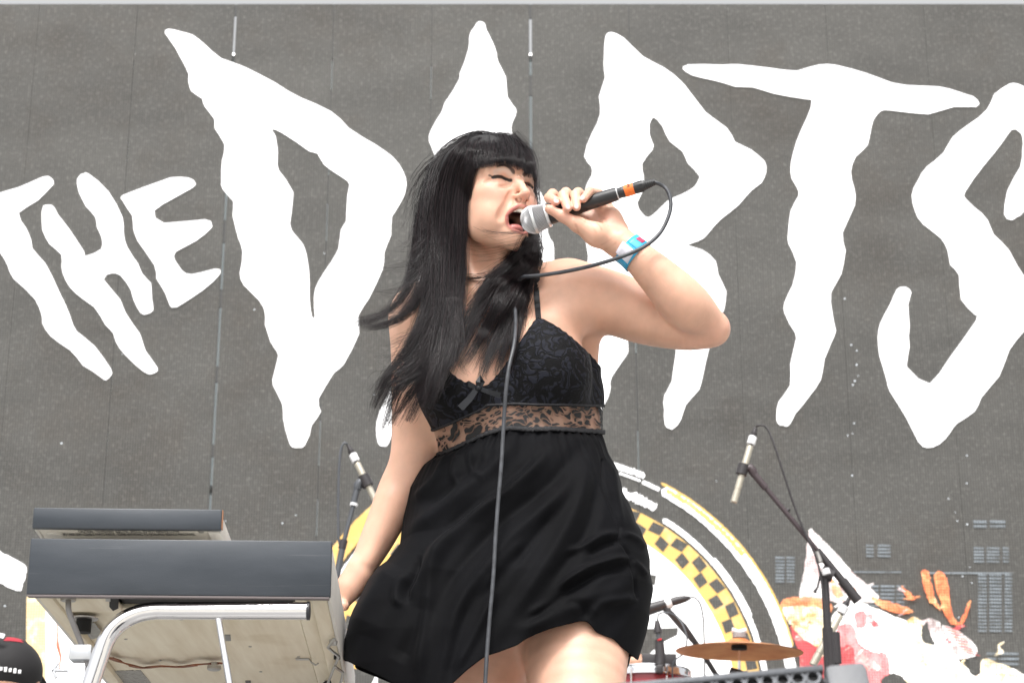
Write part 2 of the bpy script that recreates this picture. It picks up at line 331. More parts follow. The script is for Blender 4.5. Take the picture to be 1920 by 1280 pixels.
HO = {'D': [[(509,242),(530,250),(579,283),(595,287),(608,309),(641,332),(655,345),(652,368),(649,415),(639,430),(635,466),(620,492),(597,528),(589,555),(591,593),(585,593),(580,555),(579,509),(574,476),(567,456),(551,438),(544,420),(549,361),(523,319),(520,302),(520,276),(516,256)]],
      'A': [[(880,470),(905,430),(930,480),(940,560),(900,570),(860,560)]],
      'R': [[(1225,219),(1242,237),(1256,265),(1280,284),(1290,306),(1310,327),(1311,335),(1303,350),(1277,365),(1251,378),(1224,404),(1211,407),(1200,394),(1194,380),(1206,355),(1206,329),(1204,307),(1223,280),(1223,266),(1217,250),(1218,234)]]}
M_fringe = emis('led_warm_fringe', (1, .62, .5), .42)
for k, v in LET.items():
    flat('letter', v, M_white, .006, holes=HO.get(k, ()))
# round emblem, lower part of the picture
M_yel = emis('led_yellow', (1, .60, .15), .80, .10)
M_red = emis('led_red', (.8, .07, .07), .5, .25); M_or = emis('led_orange', (1, .22, .07), .5, .3)
M_pink = emis('led_pale_pink', (1, .80, .80), .75, .3); M_blue = emis('led_pale_blue', (.50, .58, .66), .30, .3)
M_cream = emis('led_cream', (1, .74, .36), .85, .35)
def arc_ring(name, r0, r1, a0, a1, m, off, c=(.13, None), n=72, rag=0.0):
    cx, cz = EC; bm = bmesh.new(); rg = random.Random(name+str(r0)+str(a0)); prev = None
    for i in range(n+1):
        a = math.radians(a0+(a1-a0)*i/n); d = rag*(rg.random()-.5)
        d2 = rag*(rg.random()-.5)
        if rag and i in (0, n): d = (r1-r0)*.45; d2 = -d
        p = [bm.verts.new((cx+(r0+d)*math.cos(a), YS-off, cz+(r0+d)*math.sin(a))), bm.verts.new((cx+(r1+d2)*math.cos(a), YS-off, cz+(r1+d2)*math.sin(a)))]
        if prev: bm.faces.new((prev[0], prev[1], p[1], p[0]))
        prev = p
    return from_bm(name, bm, m, screen)
EC = (.16, CAMZ+1.57)
arc_ring('emblem_ring', 1.144, 1.158, 12, 62, M_yel, .005, rag=.003)
arc_ring('emblem_ring', 1.120, 1.142, 36, 60, M_yel, .0072, rag=.010)
arc_ring('emblem_ring', 1.098, 1.146, 4, 61, M_white, .0065, rag=.004)
arc_ring('emblem_ring', 1.108, 1.126, 61.5, 66, M_white, .0065, rag=.004)
arc_ring('emblem_ring', 1.112, 1.122, 66.5, 72, M_white, .0065, rag=.004)
arc_ring('emblem_ring', 1.132, 1.160, 66, 80, M_white, .0065, rag=.01)
arc_ring('emblem_ring', 1.140, 1.222, 126, 174, M_yel, .0055, rag=.004)
arc_ring('emblem_ring', 1.092, 1.124, 128, 172, M_white, .0065, rag=.004)
arc_ring('emblem_ring', .988, 1.014, 4, 57, M_white, .0065, rag=.003)
arc_ring('emblem_ring', 1.012, 1.022, 22, 40, M_white, .0067, rag=.003)
arc_ring('emblem_ring', 1.010, 1.052, 60, 84, M_white, .0065, rag=.02)
arc_ring('emblem_ring', .855, .976, 0, 110, M_yel, .005, n=120)
arc_ring('emblem_ring', .855, 1.03, 110.05, 180, M_yel, .005, n=120)
arc_ring('emblem_disc', .0, .857, 0, 180, M_white, .0075, n=90)
for i in range(-6, 16):
    for j in (0, 1):
        a = math.radians(57+i*7.85 - (3.75 if j else 0)); r0 = (.946, .899)[j]
        if i > 8: r0 += .024
        da = math.radians(1.8 if j else 1.9); dr = .0245; rg_ = random.Random(i*2+j); tw = rg_.uniform(-.006, .006)
        if a < math.radians(3) or a > math.radians(178): continue
        bm = bmesh.new(); q = []
        for (rr_, aa) in ((r0-dr+tw, a-da), (r0+dr+tw, a-da*.96), (r0+dr-tw, a+da*.96), (r0-dr-tw, a+da)):
            q.append(bm.verts.new((EC[0]+rr_*math.cos(aa), YS-.0085, EC[1]+rr_*math.sin(aa))))
        bm.faces.new(q); from_bm('checker_square', bm, M_panel, screen)
# dark strips and marks inside the disc
flat('dark_mark', [(1200,1178),(1272,1176),(1270,1190),(1240,1205),(1215,1228),(1195,1228)], M_panel, .009, sp=False)
flat('dark_mark', [(1218,1076),(1231,1078),(1228,1098),(1219,1094)], M_panel, .009, sp=False)
flat('dark_mark', [(640,1252),(905,1258),(905,1400),(708,1400),(708,1258),(640,1400)], M_panel, .009, sp=False)
# left edge of the picture
flat('artwork_shape', [(-20,1028),(8,1038),(48,1062),(44,1090),(36,1108),(0,1092),(-30,1075)], M_white, .006)
flat('artwork_shape', [(50,1118),(86,1118),(86,1320),(48,1320)], M_cream, .006, sp=False)
flat('artwork_shape', [(86,1118),(215,1118),(215,1320),(86,1320)], M_white, .006, sp=False)
flat('artwork_shape', [(106,1160),(109,1160),(110,1200),(116,1230),(112,1256),(109,1256),(112,1232),(105,1210)], M_or, .008, sp=False)
# right: collage artwork
W_ = (1.6, 1.55, 1.5)
A_body = emis_art('art_white', [(.0, (1.3, .55, .30)), (.34, (1.4, 1.0, .75)), (.42, W_), (.66, W_), (.72, (1.3, .75, .65))], 1.0, 9, .35)
A_red = emis_art('art_red', [(.0, (.7, .05, .06)), (.56, (.85, .10, .11)), (.60, (1.0, .35, .30)), (.68, W_)], .80, 10, .35)
A_or = emis_art('art_orange', [(.0, (.75, .10, .03)), (.45, (1.0, .22, .07)), (.60, (1.1, .5, .2)), (.70, (1.3, 1.0, .8))], .95, 14, .4)
A_cream = emis_art('art_cream', [(.0, (1.0, .35, .08)), (.38, (1.1, .62, .22)), (.50, (1.4, 1.2, .8)), (.60, W_)], .8, 15)
A_bar = emis_art('art_window', [(.0, (.36, .44, .52)), (.6, (.60, .68, .74))], .36, 20, .75)
A_pink = emis_art('art_pink', [(.0, (.45, .25, .25)), (.42, (1.0, .72, .70)), (.56, W_)], .75, 13)
flat('artwork_shape', [(1518,992),(1530,1000),(1575,1045),(1612,1085),(1648,1122),(1600,1130),(1540,1125),(1500,1122),(1508,1070),(1514,1020)], A_pink, .006)
flat('artwork_shape', [(1524,1000),(1560,1040),(1600,1080),(1640,1120),(1580,1100),(1530,1050)], A_body, .007)
flat('artwork_shape', [(1468,1124),(1500,1118),(1540,1122),(1560,1135),(1550,1150),(1500,1150),(1468,1145)], A_or, .008)
flat('artwork_shape', [(1468,1140),(1500,1135),(1545,1145),(1550,1190),(1540,1215),(1500,1190),(1478,1165)], A_cream, .009)
flat('artwork_shape', [(1482,1172),(1530,1200),(1552,1208),(1560,1300),(1505,1300),(1498,1225)], A_red, .007)
flat('artwork_shape', [(1558,1085),(1572,1095),(1582,1120),(1577,1126),(1562,1110)], A_or, .009)
flat('artwork_shape', [(1582,1090),(1600,1098),(1610,1116),(1606,1122),(1588,1112)], A_or, .009)
flat('artwork_shape', [(1560,1155),(1600,1130),(1640,1138),(1700,1165),(1760,1190),(1790,1230),(1830,1260),(1900,1270),(1960,1320),(1640,1320),(1600,1215),(1570,1210)], A_body, .0065)
flat('artwork_shape', [(1570,1175),(1600,1172),(1612,1205),(1640,1222),(1662,1225),(1668,1262),(1640,1320),(1560,1320),(1565,1225)], A_red, .0075)
flat('artwork_shape', [(1603,1150),(1622,1146),(1624,1172),(1606,1176)], A_red, .008)
flat('artwork_shape', [(1700,1165),(1725,1160),(1740,1200),(1770,1235),(1800,1270),(1740,1320),(1700,1290),(1705,1220)], A_cream, .008)
flat('artwork_shape', [(1635,1118),(1660,1125),(1700,1138),(1712,1146),(1690,1150),(1650,1138)], A_or, .009)
flat('artwork_shape', [(1690,1098),(1700,1104),(1715,1120),(1708,1124),(1694,1110)], A_or, .009)
flat('artwork_shape', [(1727,1072),(1741,1070),(1747,1092),(1754,1120),(1764,1143),(1745,1130),(1735,1110)], A_or, .009)
flat('artwork_shape', [(1751,1078),(1772,1076),(1779,1110),(1786,1150),(1800,1165),(1815,1130),(1820,1128),(1812,1158),(1800,1172),(1784,1168),(1770,1148)], A_or, .0095)
flat('artwork_shape', [(1727,1162),(1760,1165),(1765,1200),(1745,1195)], A_pink, .0095)
flat('artwork_shape', [(1768,1172),(1800,1185),(1830,1210),(1825,1230),(1790,1232),(1770,1205)], A_pink, .0095)
flat('artwork_shape', [(1840,1240),(1880,1245),(1930,1270),(1960,1320),(1850,1320)], A_cream, .0095)
flat('artwork_shape', [(1816,1232),(1832,1238),(1838,1262),(1820,1262)], M_panel, .011)
flat('artwork_shape', [(1655,1270),(1672,1262),(1690,1266),(1702,1285),(1660,1290)], M_panel, .011)
flat('artwork_shape', [(1738,1165),(1728,1178),(1730,1200),(1752,1208),(1745,1190)], M_panel, .011)
for s in range(9):
    y = 1165+s*6; x = 1770+s*5
    flat('artwork_stripe', [(x,y+8),(x+26,y+14),(x+28,y+16),(x+2,y+11)], M_or if s % 2 else M_red, .0105, sp=False)
fr = random.Random(5)
for i in range(26):
    x, y, mm = fr.choice([(1500, 1160, A_or), (1640, 1170, A_red), (1740, 1130, A_or), (1680, 1140, A_pink), (1800, 1200, A_red), (1600, 1110, A_pink), (1870, 1230, A_cream), (1550, 1180, A_cream)])
    x += fr.gauss(0, 26); y += fr.gauss(0, 14); a = fr.uniform(0, 3.14); l_, w_ = fr.uniform(5, 16), fr.uniform(1.5, 4)
    flat('artwork_shape', [(x+l_*math.cos(a+t)*(1 if math.cos(t) > 0 else 1)*abs(math.cos(t))**.5+w_*fr.gauss(0, .6), y+l_*math.sin(a)*math.cos(t)+w_*math.sin(t)) for t in (0, .8, 1.6, 2.4, 3.1, 3.9, 4.7, 5.5)], mm, .0115+.0001*i)
def bars(x0, x1, y0, y1, n, gaps=()):
    h = (y1-y0)/n
    for i in range(n):
        xs = [x0, *[g for gg in gaps for g in gg], x1]
        for a, b in zip(xs[0::2], xs[1::2]):
            flat('window_bar', [(a, y0+i*h), (b, y0+i*h+.6), (b, y0+i*h+h*.62), (a, y0+i*h+h*.58)], A_bar, .0055, sp=False)
bars(1454, 1490, 1043, 1094, 8, [(1471, 1475)]); bars(1624, 1670, 1020, 1046, 4, [(1638, 1646)])
bars(1630, 1696, 1096, 1140, 6, [(1647, 1651), (1677, 1681)]); bars(1826, 1892, 1025, 1056, 5, [(1845, 1850), (1874, 1880)])
bars(1834, 1898, 1075, 1186, 17, [(1850, 1855), (1878, 1884)]); bars(1825, 1885, 975, 992, 2, [(1850, 1856)])
bars(1600, 1690, 1070, 1075, 1); bars(1735, 1900, 1072, 1077, 1); bars(1850, 1910, 1222, 1250, 3, [(1868, 1872)])
# single stuck bright diodes
bm = bmesh.new(); rg = random.Random(3)
for i in range(60):
    x = rg.choice([1588, 1607, 1805, 1808, 1812, 1600, 1785]) + rg.gauss(0, 6) if i < 34 else rg.uniform(0, 1900); y = rg.uniform(620, 1240) if i < 34 else rg.uniform(60, 1200)
    c = P(x, y, YS-.004); r = rg.uniform(.002, .0042)
    bmesh.ops.create_circle(bm, cap_ends=True, segments=8, radius=r, matrix=Matrix.Translation(c) @ Matrix.Rotation(math.pi/2, 4, 'X'))
tag(from_bm('stuck_diodes', bm, emis('led_stuck', (.9, .95, 1), .9), screen), kind='stuff')
# ------------------------------------------------------------------ signed-distance modelling of figures
def smin(a, b, k):
    h = np.maximum(k-np.abs(a-b), 0)/k
    return np.minimum(a, b) - h*h*k*.25
def V3(p): return np.asarray(tuple(p), float)
def cone(a, b, r1, r2=None, k=.012, op='+'):
    return ('c', V3(a), V3(b), float(r1), float(r2 if r2 is not None else r1), k, op)
def ell(c, r, k=.012, M=None, op='+'):
    return ('e', V3(c), V3(r), None if M is None else np.asarray(M, float), 0, k, op)
def chain(pts, rad, k=.012, n=34):
    """limb: one tapering tube through several joints"""
    p = np.array([V3(p_) for p_ in pts]); sp_ = spline(np.c_[p, np.asarray(rad, float)], n)
    return ('n', sp_[:, :3], sp_[:, 3], 0, 0, k, '+')
def seg_dist(a, b, r1, r2, C):
    """C = (x, y, z) arrays that broadcast against each other"""
    x = C[0]-a[0]; y = C[1]-a[1]; z = C[2]-a[2]; d = b-a; L2 = max(float(d@d), 1e-12)
    t = np.clip((x*d[0]+y*d[1]+z*d[2])/L2, 0, 1)
    return np.sqrt((x-t*d[0])**2+(y-t*d[1])**2+(z-t*d[2])**2) - (r1+(r2-r1)*t)
def pdistC(pr, C):
    if pr[0] == 'n':
        best = None
        for i in range(len(pr[1])-1):
            d = seg_dist(pr[1][i], pr[1][i+1], pr[2][i], pr[2][i+1], C); best = d if best is None else np.minimum(best, d)
        return best
    if pr[0] == 'c': return seg_dist(pr[1], pr[2], pr[3], pr[4], C)
    c, r, M = pr[1:4]; x = C[0]-c[0]; y = C[1]-c[1]; z = C[2]-c[2]
    if M is not None: x, y, z = (x*M[0, j]+y*M[1, j]+z*M[2, j] for j in range(3))
    k0 = np.sqrt((x/r[0])**2+(y/r[1])**2+(z/r[2])**2); k1 = np.sqrt((x/r[0]**2)**2+(y/r[1]**2)**2+(z/r[2]**2)**2)
    return k0*(k0-1)/np.maximum(k1, 1e-9)
def pdist(pr, X): return pdistC(pr, (X[..., 0], X[..., 1], X[..., 2]))
def pbox(pr, m):
    if pr[0] == 'n': return (pr[1]-pr[2][:, None]).min(0)-m, (pr[1]+pr[2][:, None]).max(0)+m
    if pr[0] == 'c':
        r = max(pr[3], pr[4]); lo = np.minimum(pr[1], pr[2])-r; hi = np.maximum(pr[1], pr[2])+r
    else:
        r = pr[2].max() if pr[3] is not None else pr[2]; lo = pr[1]-r; hi = pr[1]+r
    return lo-m, hi+m
def comb(D, d, k, op):
    if op == '+': return smin(D, d, np.float32(k))
    if op == '-': return -smin(-D, d, np.float32(k))
    raise ValueError
def sdf_pts(prims, X):
    D = np.full(X.shape[:-1], .2)
    for p in prims: D = comb(D, pdist(p, X), p[5], p[6])
    return D
def sdf_grid(prims, lo, hi, h, extra=None):
    lo = np.asarray(lo, float); n = np.ceil((np.asarray(hi)-lo)/h).astype(int)+1
    T = .03; D = np.full(n, T, np.float32)
    ax = [lo[i]+h*np.arange(n[i]) for i in range(3)]
    def sub(a, b):
        i0 = np.clip(np.floor((a-lo)/h).astype(int), 0, n); i1 = np.clip(np.ceil((b-lo)/h).astype(int)+1, 0, n)
        if (i1 <= i0).any(): return None, None
        sl = tuple(slice(i0[i], i1[i]) for i in range(3))
        return sl, (ax[0][sl[0]].astype(np.float32)[:, None, None], ax[1][sl[1]].astype(np.float32)[None, :, None], ax[2][sl[2]].astype(np.float32)[None, None, :])
    for p in prims:
        m_ = min(T*.6, .008)+p[5]
        sl, C = sub(*pbox(p, m_))
        if sl is None: continue
        if p[0] == 'n':
            tmp = np.full(D[sl].shape, T*2, np.float32)
            for i in range(len(p[1])-1):
                sg = ('c', p[1][i], p[1][i+1], p[2][i], p[2][i+1]); s2, C2 = sub(*pbox(sg, m_))
                if s2 is None: continue
                o = tuple(slice(max(s2[k].start, sl[k].start)-sl[k].start, min(s2[k].stop, sl[k].stop)-sl[k].start) for k in range(3))
                if any(q_.stop <= q_.start for q_ in o): continue
                C2 = tuple(ax[k][o[k].start+sl[k].start:o[k].stop+sl[k].start].astype(np.float32).reshape([-1 if j == k else 1 for j in range(3)]) for k in range(3))
                tmp[o] = np.minimum(tmp[o], seg_dist(sg[1], sg[2], sg[3], sg[4], C2))
            D[sl] = comb(D[sl], tmp, p[5], p[6])
        else:
            D[sl] = comb(D[sl], pdistC(p, C).astype(np.float32), p[5], p[6])
    if extra is not None:
        X = np.stack(np.meshgrid(*ax, indexing='ij'), -1); D = extra(D, X)
    return D, lo, h
def iso(D, lo, h):
    g = openvdb.FloatGrid(float(.03)); g.copyFromArray(np.ascontiguousarray(D, np.float32))
    pts, quads = g.convertToQuads(isovalue=0.0) if True else (None, None)
    return np.asarray(pts, float)*h+lo, np.asarray(quads, int)[:, ::-1]
def keep_faces(V, F, fm):
    F = F[fm]; u, inv = np.unique(F, return_inverse=True); return V[u], inv.reshape(F.shape)
def inside(V, lo, hi): return ((V > lo) & (V < hi)).all(-1)
def body_mesh(prims, blocks, h0, lo, hi):
    """one figure: coarse grid, finer grids inside the blocks (lo, hi, h)"""
    Vs, Fs, off = [], [], 0
    hc_ = np.array(hi, float); hc_[2] = blocks[0][0][2]+.03
    V, F = iso(*sdf_grid(prims, lo, hc_, h0)); fc = V[F].mean(1); m = np.ones(len(F), bool)
    for (a, b, h) in blocks: m &= ~inside(fc, np.asarray(a)+h0*1.2, np.asarray(b)-h0*1.2)
    V, F = keep_faces(V, F, m); Vs.append(V); Fs.append(F); off = len(V)
    for (a, b, h) in blocks:
        V, F = iso(*sdf_grid(prims, a, b, h)); a = np.asarray(a); b = np.asarray(b)
        V, F = keep_faces(V, F, inside(V[F].mean(1), a+h*1.6, b-h*2.6)); Vs.append(V); Fs.append(F+off); off += len(V)
    return np.vstack(Vs), np.vstack(Fs)

U = .924e-3          # metres per photograph pixel at the singer
def q(x, y, Y): return V3(P(x, y, Y))

# ------------------------------------------------------------------ singer: head frame (mm: her left, forward, up)
def rot_head(y, p, r):
    Rb = np.array([[1, 0, 0], [0, -1, 0], [0, 0, 1.]]); cy, sy, cp, sp, cr, sr = math.cos(y), math.sin(y), math.cos(p), math.sin(p), math.cos(r), math.sin(r)
    return np.array([[cy, -sy, 0], [sy, cy, 0], [0, 0, 1]])@np.array([[1, 0, 0], [0, cp, -sp], [0, sp, cp]])@np.array([[cr, 0, sr], [0, 1, 0], [-sr, 0, cr]])@Rb
HR = rot_head(math.radians(38), math.radians(-5), math.radians(-3)); HO_ = q(912.5, 373, 3.3); HS = .986e-3
def hl(l, f, u): return HO_ + HR@(np.array([l, f, u])*HS)
def to_head(X): return ((X-HO_)@HR)/HS
def hc(a, b, r1, r2=None, k=8, op='+'): return cone(hl(*a), hl(*b), r1*HS, (r2 if r2 is not None else r1)*HS, k*HS, op)
def he(c, r, k=8, op='+', rot=None):
    M = HR if rot is None else HR@rot
    return ell(hl(*c), np.array(r)*HS, k*HS, M, op)
def rx(a): a = math.radians(a); return np.array([[1, 0, 0], [0, math.cos(a), -math.sin(a)], [0, math.sin(a), math.cos(a)]])
def ry(a): a = math.radians(a); return np.array([[math.cos(a), 0, math.sin(a)], [0, 1, 0], [-math.sin(a), 0, math.cos(a)]])
def rz(a): a = math.radians(a); return np.array([[math.cos(a), -math.sin(a), 0], [math.sin(a), math.cos(a), 0], [0, 0, 1]])
head = [
    he((0, -8, 36), (71, 92, 76), 10), he((0, 30, 10), (62, 60, 62), 20), he((0, 36, -28), (54, 50, 54), 20),
    he((0, 78, 22), (40, 14, 26), 20),
    hc((0, 24, -58), (0, 26, -82), 40, 34, 20),
]
for s in (-1, 1):
    head += [
        hc((s*47, 8, -50), (s*41, 20, -80), 14, 13, 20), hc((s*41, 20, -80), (s*12, 60, -110), 14, 13, 18),
        he((s*37, 34, -56), (22, 32, 36), 22), he((s*36, 52, -58), (20, 22, 34), 22), he((s*42, 56, -20), (18, 19, 16), 18),
        he((s*27, 66, -34), (19, 17, 17), 16),
        he((s*24, 72, 20), (28, 15, 22), 16),
    ]
head += [he((0, 67, -111), (17, 14, 13), 14), he((0, 66, -66), (36, 27, 30), 16), he((0, 74, -60), (28, 25, 16), 12), he((0, 62, -98), (26, 20, 13), 12)]
for s in (-1, 1):
    head += [he((s*31, 92, -2), (16, 13, 9), 14, '-'),
             hc((s*13, 86, 9), (s*28, 83, 14), 5, 5, 12), hc((s*28, 83, 14), (s*46, 69, 9), 5, 4, 12),
             he((s*31, 67.5, -1), (15.5, 14, 12), 5),
             hc((s*19, 79, -12), (s*36, 76, -14), 4.5, 4.5, 8)]
head += [hc((0, 87, 4), (0, 98, -18), 6.2, 6.6, 9), hc((0, 98, -18), (0, 107, -35), 6.6, 8.0, 6), he((0, 108, -37.5), (8.2, 7, 7), 5),
         hc((-6, 88, -8), (-11, 82, -28), 6, 8, 9), hc((6, 88, -8), (11, 82, -28), 6, 8, 9), hc((0, 104, -43), (0, 95, -52), 3.6, 4.0, 4)]
for s in (-1, 1):
    head += [hc((s*7, 104, -39.5), (s*13, 92, -41), 4.0, 5.4, 4), hc((s*13, 92, -41), (s*13, 88, -47), 4.8, 4.0, 4)]
def snap(l, u, lift=0.0, prims=None):
    f_ = np.arange(135, 20, -.5); X = HO_ + (np.stack([np.full_like(f_, l), f_, np.full_like(f_, u)], 1)*HS)@HR.T
    d = sdf_pts(head if prims is None else prims, X); i = int(np.argmax(d < 0)); return (l, float(f_[i])+lift, u)
def snapline(pts, lift=0.0, n=9, prims=None):
    p = spline(np.array([(a_[0], a_[1]) for a_ in pts], float), n); return [snap(x_, z_, lift, prims) for x_, z_ in p]
for s in (-1, 1):   # nostrils
    head += [hc((s*6.6, 101, -53), (s*8, 95, -40), 3.3, 2.6, 1.5, '-'), hc((s*8.5, 96, -52), (s*9, 93, -42), 3.0, 2.4, 1.5, '-')]
base0 = list(head)
def groove(pts, r, k, depth):
    L_ = snapline(pts, 0, 10, base0); L_ = [(a_[0], a_[1]+r-depth*math.sin(math.pi*(i_+.6)/10.2)**.6, a_[2]) for i_, a_ in enumerate(L_)]
    for a_, b_ in zip(L_[:-1], L_[1:]): head.append(hc(a_, b_, r, r, k, '-'))
for s in (-1, 1):
    groove([(s*18.5, -30), (s*21.5, -38), (s*21, -48)], 3, 4, 1.6)
    groove([(s*21, -44), (s*27, -54), (s*34, -66), (s*38, -80)], 4, 10, .9)
    groove([(s*4, 16), (s*4.6, 4)], 2.5, 4, .7)
    groove([(s*50, -5), (s*58, -9)], 2, 3, .5); groove([(s*17, -9), (s*24, -17), (s*36, -21)], 2.5, 5, .5)
groove([(-7, -3), (7, -3)], 2, 3, .5); groove([(0, -50), (0, -54)], 2.5, 3, .8)
# open mouth with lips
UL2 = [(26, -74), (21, -66.5), (12, -60), (5, -57.5), (0, -59)]; LL2 = [(26, -74.5), (23, -87), (14, -99), (0, -103.5)]
sym = lambda A_: [(-x_, z_) for x_, z_ in A_][:-1] + [(0, A_[-1][1])] + [(x_, z_) for x_, z_ in A_][:-1][::-1]
ULs = snapline(sym(UL2), 0, 19, base0); LLs = snapline(sym(LL2), 0, 17, base0)
for (x_, z_, r_) in ((0, -80, 18), (8, -79, 15.5), (-8, -79, 15.5), (14, -76.5, 11), (-14, -76.5, 11), (19, -75, 6.5), (-19, -75, 6.5), (22.5, -74.5, 3.2), (-22.5, -74.5, 3.2), (0, -87, 14.5), (9, -86, 12), (-9, -86, 12)):
    head.append(hc((x_, 62, z_), (x_, 125, z_), r_, r_, 3, '-'))
head.append(he((0, 58, -80), (24, 26, 19), 3, '-'))
def lip(L_, rr):
    n_ = len(L_)-1
    for i in range(n_):
        r_ = lambda j: 1.9 + rr*math.sin(math.pi*j/n_)**.55
        a_ = L_[i]; b_ = L_[i+1]; head.append(hc((a_[0], a_[1]-3, a_[2]), (b_[0], b_[1]-3, b_[2]), r_(i), r_(i+1), 2.5))
lip(ULs, 1.9); lip(LLs, 2.0)
# eyes screwed up to slits
SLR = [(-15, -6), (-20, -2.5), (-29, 0), (-38, -.5), (-45, -2)]
SLITS = snapline(SLR, 0, 12, base0)
for s in (-1, 1):
    w_ = 1.5 if s < 0 else 2.3
    for a_, b_ in zip(SLITS[:-1], SLITS[1:]): head.append(hc((-s*a_[0], a_[1]-.3, a_[2]), (-s*b_[0], b_[1]-.3, b_[2]), w_, w_, 1.2, '-'))
for s in (-1, 1): head.append(he((s*70, -6, -16), (5, 17, 30), 5, rot=ry(s*8)))

# ------------------------------------------------------------------ singer: body
neck = [cone(q(893, 415, 3.345), q(905, 500, 3.345), 52*U, 49*U, .02), cone(q(905, 500, 3.345), q(925, 590, 3.35), 49*U, 60*U, .03),
        cone(q(940, 470, 3.29), q(925, 590, 3.275), 9*U, 9*U, .02), cone(q(868, 450, 3.29), q(905, 590, 3.28), 9*U, 9*U, .02)]
torso = [
    ell(q(940, 690, 3.35), (150*U, 100*U, 150*U), .03), ell(q(957, 790, 3.345), (156*U, 102*U, 120*U), .04), ell(q(985, 900, 3.345), (132*U, 96*U, 110*U), .05),
    ell(q(1015, 1060, 3.345), (176*U, 122*U, 110*U), .06),
    cone(q(790, 585, 3.345), q(925, 565, 3.335), 50*U, 52*U, .035), cone(q(925, 565, 3.335), q(1068, 548, 3.335), 52*U, 56*U, .035),
    cone(q(905, 510, 3.365), q(1050, 535, 3.35), 30*U, 34*U, .03), cone(q(905, 520, 3.365), q(790, 570, 3.35), 30*U, 32*U, .03),
    cone(q(925, 585, 3.262), q(1050, 538, 3.275), 7*U, 7*U, .022), cone(q(905, 590, 3.262), q(800, 580, 3.275), 7*U, 7*U, .022),   # collar bones
    cone(q(1015, 640, 3.275), q(1085, 575, 3.295), 44*U, 42*U, .04), cone(q(860, 660, 3.275), q(795, 605, 3.295), 44*U, 42*U, .04),  # chest muscle
]
cups = [ell(q(1030, 694, 3.272), (70*U, 58*U, 68*U), .04), ell(q(858, 722, 3.272), (68*U, 58*U, 66*U), .04)]
torso += cups
torso += [cone(q(1112, 612, 3.345), q(1099, 740, 3.345), 14*U, 18*U, .03), cone(q(1098, 740, 3.345), q(1098, 815, 3.345), 18*U, 21*U, .03)]
arm_l = [chain([q(1068, 552, 3.325), q(1135, 563, 3.305), q(1207, 590, 3.282), q(1285, 613, 3.262), q(1334, 619, 3.25)], [60*U, 59*U, 55*U, 43*U, 31*U], .03),
         cone(q(1325, 620, 3.25), q(1341, 617, 3.25), 27*U, 25*U, .012)]
fore_l = [chain([q(1332, 610, 3.245), q(1285, 570, 3.205), q(1238, 522, 3.187), q(1196, 482, 3.178), q(1164, 456, 3.18)], [31*U, 45*U, 38*U, 30*U, 27*U], .010)]
def hq(x, y, Y): return q(x, y, Y)
HU = .888e-3
hand_l = [
    cone(hq(1170, 461, 3.185), hq(1142, 432, 3.19), 25*HU, 24*HU, .012),
    cone(hq(1140, 445, 3.195), hq(1066, 398, 3.208), 15*HU, 12*HU, .01), cone(hq(1146, 440, 3.197), hq(1087, 391, 3.21), 15*HU, 12*HU, .01),
    cone(hq(1152, 434, 3.197), hq(1111, 385, 3.208), 15*HU, 12*HU, .01), cone(hq(1160, 430, 3.192), hq(1136, 388, 3.196), 18*HU, 14*HU, .01),
    ell(hq(1150, 412, 3.186), (16*HU, 15*HU, 22*HU), .01),
    # thumb and its root
    cone(hq(1148, 455, 3.178), hq(1118, 440, 3.166), 20*HU, 22*HU, .012), cone(hq(1118, 440, 3.166), hq(1083, 421, 3.158), 21*HU, 15*HU, .01),
    cone(hq(1083, 421, 3.158), hq(1054, 405, 3.152), 13.5*HU, 11*HU, .006), cone(hq(1054, 405, 3.152), hq(1032, 393, 3.15), 11*HU, 8.6*HU, .004), cone(hq(1032, 393, 3.15), hq(1028, 391, 3.15), 8.6*HU, 7.4*HU, .003),
]
FING = [  # (x, y, Y, r px) chains: knuckle, middle joint, last joint, tip
    [(1066, 398, 3.208, 10.5), (1036, 364, 3.200, 10), (1030, 371, 3.170, 9.8), (1042, 377, 3.146, 9.0)],
    [(1087, 391, 3.208, 11), (1061, 362, 3.196, 10.6), (1056, 367, 3.160, 10.4), (1064, 390, 3.140, 8.6)],
    [(1111, 385, 3.206, 10.8), (1084, 362, 3.194, 10.4), (1079, 366, 3.158, 9.8), (1081, 388, 3.140, 8.3)],
    [(1136, 384, 3.196, 10), (1122, 362, 3.180, 8.6), (1106, 359, 3.158, 8.4), (1094, 373, 3.144, 7.6)]]
finger = []
for ch in FING:
    for a, b in zip(ch[:-1], ch[1:]):
        finger.append([cone(hq(*a[:3]), hq(*b[:3]), a[3]*HU, b[3]*HU, .003)])
flist = [f[0] for f in finger]
arm_r = [chain([q(786, 602, 3.335), q(780, 700, 3.335), q(777, 800, 3.335), q(768, 866, 3.33), q(745, 925, 3.33), q(712, 1000, 3.325), q(679, 1063, 3.32), q(655, 1100, 3.315)], [54*U, 47*U, 42*U, 38*U, 38*U, 32*U, 24.5*U, 23*U], .03, 48),
         cone(q(735, 940, 3.31), q(690, 1052, 3.302), 20*U, 8*U, .02),
         cone(q(672, 1068, 3.315), q(632, 1122, 3.325), 20*U, 12*U, .012), cone(q(676, 1080, 3.31), q(644, 1130, 3.31), 17*U, 12*U, .012)]
for (bx, by, bY) in ((628, 1122, 3.335), (634, 1128, 3.32), (640, 1132, 3.305), (645, 1135, 3.295)):
    arm_r += [cone(q(bx, by, bY), q(bx-22, by+5, bY+.012), 9.5*U, 8.5*U, .005), cone(q(bx-22, by+5, bY+.012), q(bx-42, by+16, bY+.018), 8.5*U, 7*U, .003)]
